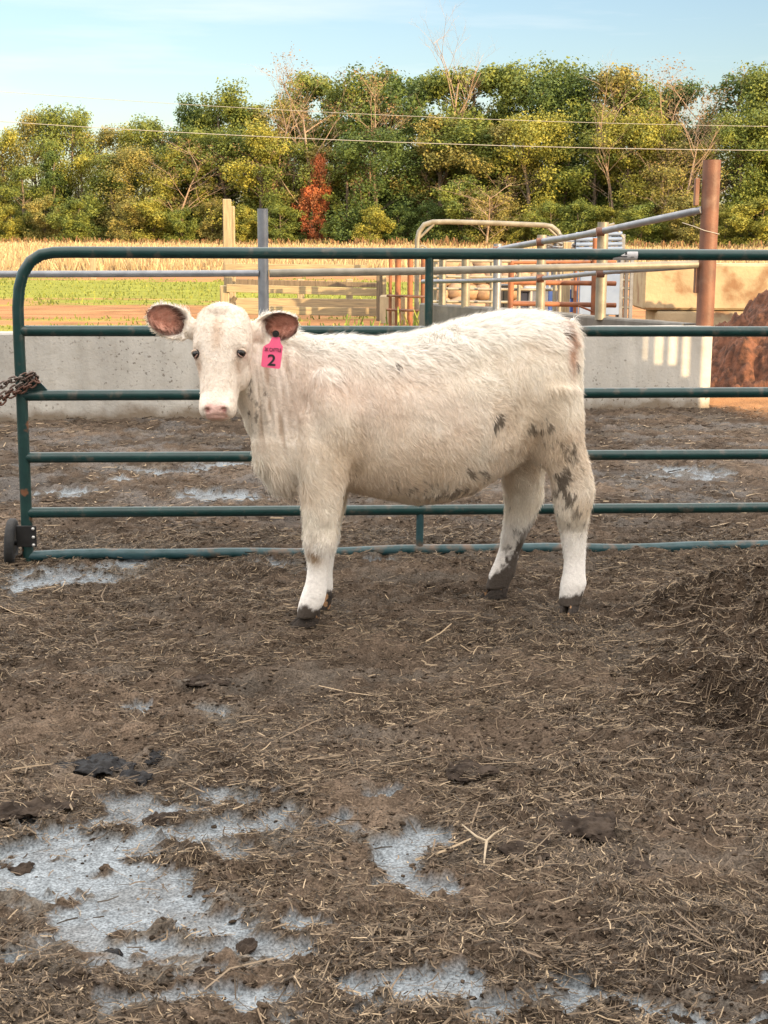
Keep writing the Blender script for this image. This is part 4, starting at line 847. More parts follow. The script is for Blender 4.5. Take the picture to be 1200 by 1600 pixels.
# ------------------------------------------------------------------ the calf
def Yc(px):                                                    # the calf's mid plane runs slightly away towards the rump
    return 5.345 + (px - 475) / 410 * 0.205
LAT = np.array([0.20, -0.98, 0.0])                             # towards the camera, across the body
HD = np.array([0.98, 0.20, 0.0])
class CS:
    def __init__(s): s.V = []; s.F = []
    def loft(s, secs, n=28):
        """secs: (centre, U, V, exponent[, back factor for the negative V side])"""
        b = len(s.V)
        for sec in secs:
            c, U, W, ex = sec[:4]; neg = sec[4] if len(sec) > 4 else 1.0
            for k in range(n):
                th = 2 * math.pi * k / n; ct, st = math.cos(th), math.sin(th)
                a = math.copysign(abs(ct) ** (2 / ex), ct); q = math.copysign(abs(st) ** (2 / ex), st)
                if q < 0: q *= neg
                s.V.append(tuple(np.array(c) + np.array(U) * a + np.array(W) * q))
        m_ = len(secs)
        for i in range(m_ - 1):
            for k in range(n): s.F.append((b + i * n + k, b + i * n + (k + 1) % n, b + (i + 1) * n + (k + 1) % n, b + (i + 1) * n + k))
        for i, rev in ((0, True), (m_ - 1, False)):
            c = np.mean(np.array(s.V[b + i * n: b + (i + 1) * n]), 0); s.V.append(tuple(c)); ci = len(s.V) - 1
            for k in range(n):
                f = (b + i * n + k, b + i * n + (k + 1) % n, ci); s.F.append(f[::-1] if rev else f)
    def blob(s, c, U, V, W, n=16):
        c, U, V, W = map(np.array, (c, U, V, W)); s.loft([(c + W * math.sin(t), U * max(.02, math.cos(t)), V * max(.02, math.cos(t)), 2) for t in np.linspace(-1.5, 1.5, 11)], n)
def trunk_sec(px, yt, yb, hw, ex=2.25, dy=0.0):
    Y = Yc(px) + dy; a = at(px, yt, Y); b = at(px, yb, Y); return ((a + b) / 2, (a - b) / 2, LAT * hw, ex)
cs = CS()
cs.loft([trunk_sec(*a) for a in ((452, 560, 730, .07), (462, 545, 752, .115), (480, 535, 764, .145), (505, 531, 768, .170), (545, 529, 766, .195), (590, 534, 776, .222), (640, 527, 786, .238), (690, 514, 783, .242), (735, 501, 768, .238), (775, 494, 742, .225), (810, 491, 722, .212), (845, 493, 705, .198), (872, 500, 690, .175), (890, 512, 675, .135), (899, 530, 650, .085))], 40)
# brisket
for px, py, ru, rz, hw in ((448, 722, .095, .125, .10), (425, 700, .075, .120, .075), (470, 700, .12, .15, .13)):
    cs.blob(at(px, py, Yc(px)), HD * ru, LAT * hw, np.array([0, 0, rz]))
# shoulder, hip and thigh masses of the near and far side
def mass(px, py, lat, ru, rv, rz, rot=0.0):
    c = at(px, py, Yc(px) - lat); ca, sa = math.cos(rot), math.sin(rot); Z = np.array([0, 0, 1.0])
    cs.blob(c, (HD * ca + Z * sa) * ru, LAT * rv, (Z * ca - HD * sa) * rz)
for sgn in (1, -1):
    mass(518, 660, .125 * sgn, .092, .088, .20, .12); mass(495, 705, .10 * sgn, .09, .075, .11)
    mass(842, 600, .10 * sgn, .130, .10, .20, -.15); mass(855, 660, .105 * sgn, .098, .080, .17, -.1); mass(800, 540, .09 * sgn, .09, .08, .07)
# neck
def neck_sec(px, yt, yb, Y, hw, tilt=0.0):
    a = at(px + tilt, yt, Y); b = at(px - tilt, yb, Y); return ((a + b) / 2, (a - b) / 2, LAT * hw, 2.1)
cs.loft([neck_sec(372, 518, 628, 5.30, .072, 4), neck_sec(388, 512, 655, 5.315, .080, 6), neck_sec(405, 512, 690, 5.33, .088, 10), neck_sec(424, 516, 722, 5.345, .100, 14), neck_sec(448, 523, 748, 5.355, .118, 16), neck_sec(478, 530, 758, 5.365, .142, 14), neck_sec(510, 532, 750, 5.375, .150, 6)], 32)
# head: local frame A down the face, N out of the forehead, R to the picture's right
HO = at(348, 487, 5.205)
A = np.array([-.018, -.33, -.94]); A /= np.linalg.norm(A)
N0 = np.array([-.17, -.93, .33]); N0 -= A * N0.dot(A); N0 /= np.linalg.norm(N0); HR = np.cross(A, N0); HR = HR if HR[0] > 0 else -HR
def hp(u, v, n): return HO + HR * u + A * v + N0 * n
HS = [(-.020, .046, .020, .07, 0), (-.010, .070, .034, .09, 0), (.008, .086, .044, .11, 0), (.035, .095, .050, .125, 0), (.07, .099, .058, .135, 0), (.105, .101, .058, .14, 0), (.14, .098, .056, .14, 0),
      (.17, .093, .052, .14, 0), (.20, .084, .048, .138, -.001), (.23, .076, .044, .130, -.002), (.26, .0685, .042, .115, -.003), (.29, .064, .041, .098, -.004), (.315, .064, .043, .088, -.005), (.34, .067, .045, .078, -.006), (.36, .066, .042, .068, -.006), (.378, .055, .034, .055, -.006), (.390, .036, .020, .035, -.006)]
cs.loft([(hp(cu, v, 0), HR * w, N0 * f, 2.5, b / f) for v, w, f, b, cu in HS], 36)
for sgn in (-1, 1):
    cs.blob(hp(.080 * sgn, .132, .016), HR * .020, N0 * .022, A * .016)      # brow ridge
    cs.blob(hp(.060 * sgn, .20, -.06), HR * .028, N0 * .06, A * .07)        # cheek
    cs.blob(hp(.030 * sgn, .352, .034), HR * .024, N0 * .016, A * .018)      # nostril wing
cs.blob(hp(0, .004, .010), HR * .060, N0 * .045, A * .035)                     # poll
# ears: cupped leaves
EARS = []
def ear(root, tip, hw, up_, face, curl=.5):
    root, tip = np.array(root), np.array(tip); D = tip - root; L_ = np.linalg.norm(D); D /= L_; Fc = np.array(face, float); Fc -= D * Fc.dot(D); Fc /= np.linalg.norm(Fc); U = np.cross(Fc, D); U = U if U[2] > 0 else -U
    EARS.append((root, D, U, Fc, L_, hw)); n = 14; m_ = 17; b = len(cs.V); G = {}
    for side in (0, 1):
        for i in range(m_):
            s = i / (m_ - 1); w = hw * (.40 + .60 * min(1, s / .38) ** .8 if s < .38 else 1.0) * math.sqrt(max(.0, 1 - max(0, (s - .40) / .60) ** 2.3)) + .003
            for j in range(n):
                t = -1 + 2 * j / (n - 1); cup = -.045 * (1 - t * t) * (1 - .5 * s) * curl / .5; th = .0055 + .004 * (1 - t * t)
                p = root + D * (L_ * s) + U * (w * t) + Fc * (cup + (th if side == 0 else -th)) + U * .012 * math.sin(s * 2.2) * 0
                G[(side, i, j)] = len(cs.V); cs.V.append(tuple(p))
    for i in range(m_ - 1):
        for j in range(n - 1):
            cs.F.append((G[0, i, j], G[0, i, j + 1], G[0, i + 1, j + 1], G[0, i + 1, j])); cs.F.append((G[1, i, j], G[1, i + 1, j], G[1, i + 1, j + 1], G[1, i, j + 1]))
    for i in range(m_ - 1):
        cs.F.append((G[0, i, 0], G[0, i + 1, 0], G[1, i + 1, 0], G[1, i, 0])); cs.F.append((G[0, i, n - 1], G[1, i, n - 1], G[1, i + 1, n - 1], G[0, i + 1, n - 1]))
    for j in range(n - 1):
        cs.F.append((G[0, 0, j], G[1, 0, j], G[1, 0, j + 1], G[0, 0, j + 1])); cs.F.append((G[0, m_ - 1, j], G[0, m_ - 1, j + 1], G[1, m_ - 1, j + 1], G[1, m_ - 1, j]))
ear(at(306, 517, 5.25), at(228, 488, 5.20), .061, 0, (.10, -.95, .10)); ear(at(394, 520, 5.27), at(468, 505, 5.24), .058, 0, (.20, -.95, -.16), .6)
cs.loft([(at(330, 512, 5.26), np.array([0, 0, .05]), np.array([0, .04, 0]), 2), (at(306, 517, 5.255), np.array([0, 0, .036]), np.array([0, .03, 0]), 2), (at(290, 511, 5.25), np.array([0, 0, .034]), np.array([0, .020, 0]), 2)], 16)
cs.loft([(at(375, 516, 5.27), np.array([0, 0, .05]), np.array([0, .04, 0]), 2), (at(398, 520, 5.275), np.array([0, 0, .038]), np.array([0, .03, 0]), 2), (at(412, 517, 5.27), np.array([0, 0, .034]), np.array([0, .020, 0]), 2)], 16)
# legs: (px, py, half width px, half depth m, Y)
def leg(secs, n=24):
    S = []
    for px, py, hw, hd, Y in secs:
        c = at(px, py, Y); w = hw * (np.linalg.norm(c - [0, 0, CH])) / F; S.append((c, HD * w, LAT * hd, 2.2))
    cs.loft(S, n)
yf = gr(474, 980)[1]
leg([(512, 640, 46, .07, 5.25), (511, 690, 44, .072, 5.235), (509, 730, 38, .070, 5.225), (505, 765, 34, .062, 5.215), (503, 795, 31, .053, 5.21), (501, 820, 27.5, .047, 5.21), (500, 842, 26.5, .046, 5.205), (500, 858, 24, .040, 5.205), (499, 875, 19, .032, 5.205), (497, 892, 17, .029, 5.205), (494, 912, 17.5, .030, 5.205), (490, 930, 20, .034, 5.205), (486, 944, 20, .034, 5.205), (481, 956, 17, .030, 5.205), (477, 966, 15, .028, 5.205)])
Yff = 5.47; 
def py_of(z, px, Y):                                          # row at which height z is seen at depth Y
    a, b = 300.0, 1600.0
    for _ in range(40):
        m_ = (a + b) / 2
        if at(px, m_, Y)[2] > z: a = m_
        else: b = m_
    return a
pf = py_of(0.0, 508, Yff)
leg([(520, 650, 40, .065, Yff - .02), (518, 720, 34, .06, Yff), (514, 780, 28, .05, Yff), (509, 822, 23, .043, Yff), (507, 842, 23, .042, Yff), (506, 858, 18, .034, Yff), (505, pf - 58, 15, .028, Yff), (503, pf - 38, 18, .032, Yff), (500, pf - 22, 17, .03, Yff), (498, pf - 14, 17, .03, Yff)])
yr = gr(889, 957)[1]
leg([(855, 600, 50, .09, 5.40), (862, 650, 50, .088, 5.405), (872, 690, 40, .078, 5.41), (882, 720, 37, .066, 5.415), (892, 745, 34, .054, 5.42), (896, 765, 34, .047, 5.425), (896, 785, 31, .043, 5.43), (895, 805, 27, .038, 5.435), (896, 825, 22, .034, yr), (897, 850, 18.5, .030, yr), (898, 875, 17, .029, yr), (897, 895, 18, .032, yr), (896, 912, 21, .036, yr), (893, 926, 19, .034, yr), (890, 938, 17, .033, yr), (889, 946, 17, .034, yr)])
yq = gr(773, 936)[1]
leg([(845, 610, 55, .085, 5.60), (838, 660, 52, .08, 5.61), (822, 700, 44, .07, 5.62), (816, 735, 36, .058, 5.63), (817, 765, 31, .048, 5.635), (817, 788, 28, .043, 5.64), (812, 810, 25, .037, 5.64), (804, 835, 21, .032, 5.645), (797, 858, 18, .029, yq), (791, 876, 18, .031, yq), (785, 895, 21, .034, yq), (779, 910, 19, .033, yq), (775, 920, 18, .033, yq)])
cs.blob(at(906, 768, 5.45), HD * .052, LAT * .036, np.array([0, 0, .055])); cs.blob(at(840, 775, 5.66), HD * .022, LAT * .03, np.array([0, 0, .045]))
# flank fold and tail
cs.loft([(at(892, 505, 5.545), np.array([0, 0, .030]), LAT * .035, 2), (at(901, 525, 5.56), HD * .022, LAT * .026, 2), (at(905, 560, 5.57), HD * .016, LAT * .020, 2), (at(904, 610, 5.58), HD * .015, LAT * .018, 2), (at(902, 660, 5.585), HD * .016, LAT * .02, 2), (at(900, 700, 5.59), HD * .02, LAT * .024, 2), (at(898, 735, 5.59), HD * .008, LAT * .01, 2)], 14)

me0 = bpy.data.meshes.new('calf_tmp'); me0.from_pydata(cs.V, [], cs.F); me0.update()
tmp = bpy.data.objects.new('calf_tmp', me0); scene.collection.objects.link(tmp)
rm = tmp.modifiers.new('r', 'REMESH'); rm.mode = 'VOXEL'; rm.voxel_size = 0.0058; rm.use_smooth_shade = True
sm = tmp.modifiers.new('s', 'SMOOTH'); sm.factor = 0.6; sm.iterations = 4
dg = bpy.context.evaluated_depsgraph_get(); ev = tmp.evaluated_get(dg); body = bpy.data.meshes.new_from_object(ev)
bpy.data.objects.remove(tmp)
body.name = 'body'; nv = len(body.vertices); V = np.empty(nv * 3, np.float32); body.vertices.foreach_get('co', V); V = V.reshape(-1, 3).astype(float)
Nn = np.empty(nv * 3, np.float32); body.vertices.foreach_get('normal', Nn); Nn = Nn.reshape(-1, 3).astype(float)
# extra relaxation of the trunk and neck (masses blend into one another) keeping head and feet crisp
ed = np.empty(len(body.edges) * 2, np.int32); body.edges.foreach_get('vertices', ed); ed = ed.reshape(-1, 2)
def headc(Q): d = Q - HO; return d @ HR, d @ A, d @ N0
u, v, n = headc(V); wt = np.clip((V[:, 2] - .40) / .12, 0.12, 1) * sstep(.10, .22, np.sqrt(u ** 2 + (v - .15) ** 2 + (n + .02) ** 2) - .03)
deg = np.bincount(ed.ravel(), minlength=nv)[:, None]
for it in range(22):
    S = np.zeros_like(V)
    for c_ in range(3): S[:, c_] = np.bincount(ed[:, 0], V[ed[:, 1], c_], nv) + np.bincount(ed[:, 1], V[ed[:, 0], c_], nv)
    V += (S / deg - V) * .6 * wt[:, None]
u, v, n = headc(V)
near = (v > -.05) & (v < .42) & (np.abs(u) < .14) & (n > -.2)
def dent(cu, cv, cn, r, dep, su=1, sv=1):
    q = np.sqrt(((u - cu) / su) ** 2 + ((v - cv) / sv) ** 2 + (n - cn) ** 2); return -Nn * (dep * np.exp(-(q / r) ** 2))[:, None]
D_ = np.zeros_like(V)
for sg in (-1, 1):
    D_ += dent(.084 * sg, .155, .028, .017, .008, 1, .8)
    D_ += dent(.030 * sg, .362, .040, .0085, .012, 1.3, 1.0)
    D_ += dent(.066 * sg, .215, .030, .030, .009, .8, 1.5)
    D_ += dent(.050 * sg, .285, .036, .022, .005, .8, 1.6)
    D_ += dent(.066 * sg, .150, .046, .020, .004)
D_ += dent(.0, .376, .026, .006, .004, 4, 1)
mz = np.exp(-((v - .382) / .0045) ** 2) * (np.abs(u) < .05) * (n > -.05) * near; D_ += -Nn * (mz * .0015)[:, None]
V += D_ * near[:, None]
# skin folds of the turned neck, ripples over the barrel
def pxz(Q):                                                    # side-plane coordinates in the calf's own frame: along the body, up
    return (Q - [0, 5.4, 0]) @ HD, Q[:, 2]
sx_, sz_ = pxz(V); latv = (V - np.array([0, 1, 0]) * 5.4) @ LAT
def SX(px, py):
    q = at(px, py, Yc(px) - .08); return float((q - [0, 5.4, 0]) @ HD), float(q[2])
nx0 = SX(392, 600)[0]; nx1 = SX(446, 600)[0]; nz0 = SX(400, 690)[1]; nz1 = SX(400, 545)[1]
fold = sstep(nx0 - .03, nx0 + .02, sx_) * sstep(nx1 + .04, nx1 - .02, sx_) * sstep(nz0 - .08, nz0 + .05, sz_) * sstep(nz1 + .04, nz1 - .06, sz_)
ph = sx_ * 300 + (fbm(sx_ * 8, sz_ * 6, o=2, seed=301) - .5) * 9 + sz_ * 10
rdg = lambda a, z: fbm(a * 62 + z * 6, z * 7, o=2, seed=305)
def bump(px, py, rx, ry, amp, rot=0.0, far=True):
    a, z = SX(px, py); dx = sx_ - a; dz = sz_ - z; c, s_ = math.cos(rot), math.sin(rot); e = ((dx * c + dz * s_) / (rx / 425)) ** 2 + ((-dx * s_ + dz * c) / (ry / 425)) ** 2
    return Nn * (amp * np.exp(-e) * (1.0 if far else 1.0) * (np.abs(Nn @ LAT) > .25))[:, None]
for a_ in ((562, 690, 12, 60, -.016, -.05), (548, 735, 14, 16, -.012), (520, 640, 22, 60, .010, .2), (478, 640, 14, 50, -.008, .25), (500, 700, 20, 22, .008), (745, 568, 34, 22, -.012), (802, 528, 20, 12, .010), (795, 640, 14, 46, -.012, -.35), (838, 600, 30, 44, .009), (775, 690, 30, 12, .008, .5),
           (640, 620, 70, 60, .006), (585, 570, 22, 44, .006, .2), (868, 668, 20, 30, .008), (884, 560, 10, 40, -.006), (896, 745, 12, 20, -.005), (500, 842, 16, 14, .006), (500, 800, 14, 14, .004)): V += bump(*a_)
V += Nn * (fold * (rdg(sx_, sz_) - .5) * .022)[:, None]
V += Nn * ((fbm(V[:, 0] * 9, V[:, 1] * 9, V[:, 2] * 9, o=3, seed=303) - .5) * .010 * np.clip((V[:, 2] - .3) / .2, 0, 1) * (~near))[:, None]
body.vertices.foreach_set('co', V.astype(np.float32).ravel()); body.update(); body.vertices.foreach_get('normal', (tmpn := np.empty(nv * 3, np.float32))); Nn = tmpn.reshape(-1, 3).astype(float)

def fkz(sx, sz): return (sx > nx0 - .02) & (sx < nx1 + .02) & (sz > nz0 - .04) & (sz < nz1 + .02)
def coat(Q, NN, seed=0, flat=False):
    """base colour of coat and skin at points Q with normals NN; returns colour, hair length, mask of inner ear"""
    sx, sz = pxz(Q); u, v, n = headc(Q); lat = (Q - [0, 5.4, 0]) @ LAT
    white = np.array([.85, .80, .71]); cream = np.array([.81, .715, .60]); rosy = np.array([.83, .66, .565])
    m1 = fbm(sx * 3.2, sz * 3.2, lat * 2, o=4, seed=310)[:, None]; m2 = fbm(sx * 22, sz * 12, lat * 12, o=3, seed=311)[:, None]
    base = white + (cream - white) * sstep(.38, .68, m1 * .75 + m2 * .25)
    def spot(px, py, r, ry=None):
        a, z = SX(px, py); ry = ry or r; return np.exp(-((sx - a) / (r / 425)) ** 2 - ((sz - z) / (ry / 425)) ** 2)
    ros = np.clip(spot(505, 585, 45) * .8 + spot(620, 590, 70, 60) * .5 + spot(450, 640, 40) * .7 + spot(560, 620, 40) * .4 + spot(700, 640, 60, 40) * .35, 0, 1)[:, None] * (lat > 0)[:, None]
    base = base + (rosy - base) * ros * .6
    yel = np.clip(spot(820, 650, 55, 45) + spot(850, 700, 40, 30) + spot(660, 730, 60, 30) * .8 + spot(560, 720, 30) * .8 + spot(520, 700, 30, 40) * .7 + spot(850, 600, 25) * .5 + spot(900, 790, 20, 15), 0, 1)[:, None]
    base = base + (np.array([.66, .54, .39]) - base) * yel * .55
    top_ = sstep(.2, .9, NN[:, 2])[:, None] * (sz > .9)[:, None]; base = base + (np.array([.90, .88, .84]) - base) * top_ * .8  # upward-facing back whitened in the coat colour, standing for sky light
    d = fbm(sx * 75, sz * 42, lat * 40, o=3, seed=312); d2 = fbm(sx * 16, sz * 16, lat * 16, o=3, seed=313)
    nearside = (lat > -.02)
    dirt = np.zeros(len(Q))
    def st(px, py, rx, ry, k, th=.5, cond=None):
        nonlocal dirt
        rx, ry = rx * 1.25, ry * 1.25
        s = spot(px, py, rx, ry) * k; w = sstep(th + .02, th + .09, np.clip(s, 0, 1) * .42 + d * .75 + (d2 - .5) * .2); w = w * (s > .12)
        if cond is not None: w = w * cond
        dirt = np.maximum(dirt, w * np.clip(k, 0, 1))
    ns = nearside
    st(391, 612, 5, 34, .9, .62, ns); st(418, 622, 5, 14, .8, .62, ns); st(762, 648, 9, 18, 1, .61, ns); st(825, 662, 34, 11, .85, .645, ns); st(610, 568, 3, 3, 1, .5, ns)
    st(870, 705, 26, 22, .9, .655, ns & (sz > .3)); st(868, 742, 11, 38, 1, .63, ns); st(878, 765, 8, 14, 1, .6, ns); st(700, 765, 50, 14, .8, .66, None); st(740, 735, 30, 12, .8, .66, None); st(545, 735, 9, 9, .7, .66, ns); st(855, 690, 20, 16, .7, .66, ns)
    dirtc = np.array([.085, .062, .042])
    fk = (sstep(nx0 - .03, nx0 + .02, sx) * sstep(nx1 + .04, nx1 - .02, sx) * sstep(nz0 - .08, nz0 + .05, sz) * sstep(nz1 + .04, nz1 - .06, sz) * ns)[:, None]
    pf_ = rdg(sx, sz)[:, None]; base = base + (np.array([.46, .34, .24]) - base) * fk * sstep(.47, .30, pf_) * .75  # fold shade put into the colour of the neck creases, tan like dirt
    st(405, 640, 14, 40, .8, .66, ns); st(560, 640, 30, 30, .0, .9, ns); st(640, 755, 70, 18, .75, .68, None); st(900, 690, 14, 40, .7, .69, ns); st(895, 800, 20, 40, .75, .67, ns)
    kn = np.clip(spot(487, 853, 12, 16) * 1.5, 0, 1) * ns; kn = kn * sstep(.35, .6, d2); base = base + (np.array([.30, .18, .08]) - base) * (kn * .85)[:, None]
    kn2 = np.clip(spot(488, 825, 10, 9) * 1.2, 0, 1) * ns * sstep(.4, .6, d); base = base + (np.array([.32, .27, .2]) - base) * (kn2 * .6)[:, None]
    # perineum
    pn = spot(884, 540, 9, 34) * (NN[:, 0] > .1); base = base + (np.array([.50, .27, .16]) - base) * np.clip(pn * 1.3, 0, 1)[:, None] * .8
    st(880, 520, 3, 5, 1, .5, ns); st(893, 572, 3, 6, 1, .5, ns)
    # white socks of the legs, black mud above the hooves; the far hind leg is muddy up its rear side
    sock = (sstep(.38, .28, sz))[:, None]; base = base + (np.array([.89, .87, .84]) - base) * sock * .8 * (1 - np.clip(kn * 1.2, 0, 1))[:, None]
    q = sz + (d2 - .5) * .05 + (d - .5) * .04
    rear = sx > SX(680, 800)[0]; fh = rear & (lat < -.10)
    lim = np.where(fh, .12, np.where(rear, .082, .080)) + (fbm(sx * 30, lat * 30, o=2, seed=330) - .5) * .07; mud = sstep(lim + .010, lim - .006, q)
    nf = np.array([.05, .036, .026])
    xr = sstep(0.0, .05, (sx - SX(784, 905)[0]) - (sz - .10) * .34 + (d - .5) * .16 - .025 + (d2 - .5) * .10) * sstep(.42, .22, sz + (d - .5) * .15) * fh; mud = np.maximum(mud, xr)
    st(828, 775, 10, 60, .8, .62, fh)
    base = base + (dirtc * 1.1 - base) * (dirt * .82)[:, None]; base = base + (nf - base) * (mud * .96)[:, None]
    # head
    hd = ((v > -.06) & (v < .42) & (np.abs(u) < .125) & (n > -.10))
    face = np.where(hd, 1.0, 0.0)[:, None]; base = base + (np.array([.78, .70, .61]) + (m2 - .5) * .16 + (m1 - .5) * np.array([.05, .1, .15]) - base) * face * .85
    fl = (np.exp(-(u / .018) ** 2) * sstep(.02, .05, v) * sstep(.17, .12, v) * hd)[:, None]; base = base + (np.array([.60, .45, .33]) - base) * fl * .75
    noz = (sstep(.334, .346, v + np.abs(u) * .12) * (n > .01) * (np.abs(u) < .038) * hd); lip = sstep(.370, .380, v) * hd * (n > -.01) * (np.abs(u) < .04)
    nz = np.clip(noz * sstep(.42, .30, np.abs(u) / .1) + lip * .5, 0, 1)[:, None]; base = base + (np.array([.76, .47, .41]) + (d[:, None] - .5) * .25 - base) * nz * .85
    for sg in (-1, 1):
        nn_ = np.exp(-(((u - .031 * sg) / .011) ** 2 + ((v - .362) / .009) ** 2 + ((n - .040) / .02) ** 2))[:, None]; base = base + (np.array([.20, .07, .06]) - base) * np.clip(nn_ * 1.1, 0, 1)
        ee = np.exp(-(((u - .084 * sg) / .020) ** 2 + ((v - .160) / .014) ** 2 + ((n - .026) / .035) ** 2))[:, None]; base = base + (np.array([.42, .23, .17]) - base) * np.clip(ee * 1.0, 0, .85)
        tt = np.exp(-(((u - .070 * sg) / .012) ** 2 + ((v - .205) / .030) ** 2 + ((n - .03) / .03) ** 2))[:, None]; base = base + (np.array([.46, .31, .21]) - base) * tt * .8
    st2 = (sstep(.60, .66, d) * hd * (np.abs(u) > .045) * (v > .12))[:, None]; base = base + (np.array([.42, .33, .25]) - base) * st2 * .35
    inner = np.zeros(len(Q))
    ln_ = np.full(len(Q), .024)
    for (root, Dd, U, Fc, L_, hw) in EARS:
        e = Q - root; s = e @ Dd / L_; t = e @ U / hw; f = NN @ Fc; ins = (s > .22) & (s < 1.1) & (np.abs(t) < 1.15) & (np.abs(e @ Fc) < .07)
        k = sstep(.35, .6, f) * ins * sstep(1.0, .82, np.sqrt(np.clip((s - .60) / .44, -2, 2) ** 2 + (t / .95) ** 2) + (d2 - .5) * .35)
        edge = sstep(.45, .9, np.sqrt(((s - .60) / .44) ** 2 + (t / .95) ** 2)) 
        ic = np.array([.60, .31, .23]) * (1 - edge[:, None] * .80) * (.45 + 1.1 * d2[:, None]) * (.8 + .5 * d[:, None]); base = base + (ic - base) * k[:, None]; inner = np.maximum(inner, k)
        ln_ = np.where(ins, .020, ln_)
    ln_ = np.where(hd, np.where(v < .03, .012, .012), ln_); ln_ = np.where(hd & (v > .29), .006, ln_); ln_ = np.where(nz[:, 0] > .3, 0, ln_)
    fw_ = sstep(nx0 - .06, nx0 + .03, sx) * sstep(nx1 + .06, nx1 - .02, sx) * sstep(nz0 - .14, nz0 + .06, sz) * sstep(nz1 + .06, nz1 - .04, sz) * (~hd); ln_ = ln_ * (1 - .55 * fw_); lw = sstep(.56, .40, sz); ln_ = ln_ * (1 - lw) + np.minimum(ln_, .023) * lw; lw = sstep(.30, .18, sz); ln_ = ln_ * (1 - lw) + np.minimum(ln_, .008) * lw; ln_ = np.where(mud > .5, .006, ln_)
    ln_ = np.where((NN[:, 2] > .45) & (sz > .85) & ~hd & (ln_ > .021), .046, ln_)
    ln_ = np.where((sz < .62) & (sz > .5) & (sx < SX(480, 740)[0]), .05, ln_)
    return np.clip(base, .01, .92), ln_, inner
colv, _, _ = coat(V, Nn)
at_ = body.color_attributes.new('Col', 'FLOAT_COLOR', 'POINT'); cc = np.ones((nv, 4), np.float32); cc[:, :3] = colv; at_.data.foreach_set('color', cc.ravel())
body.polygons.foreach_set('use_smooth', np.ones(len(body.polygons), bool))
calf = empty('calf', tuple(np.array([0.15, 5.45, 0.0])), label='cream white calf with a pink ear tag standing side on, head turned to the camera', cat='calf')
bo = link('body', body, M['skin'], calf); body.materials.clear(); body.materials.append(M['skin'])

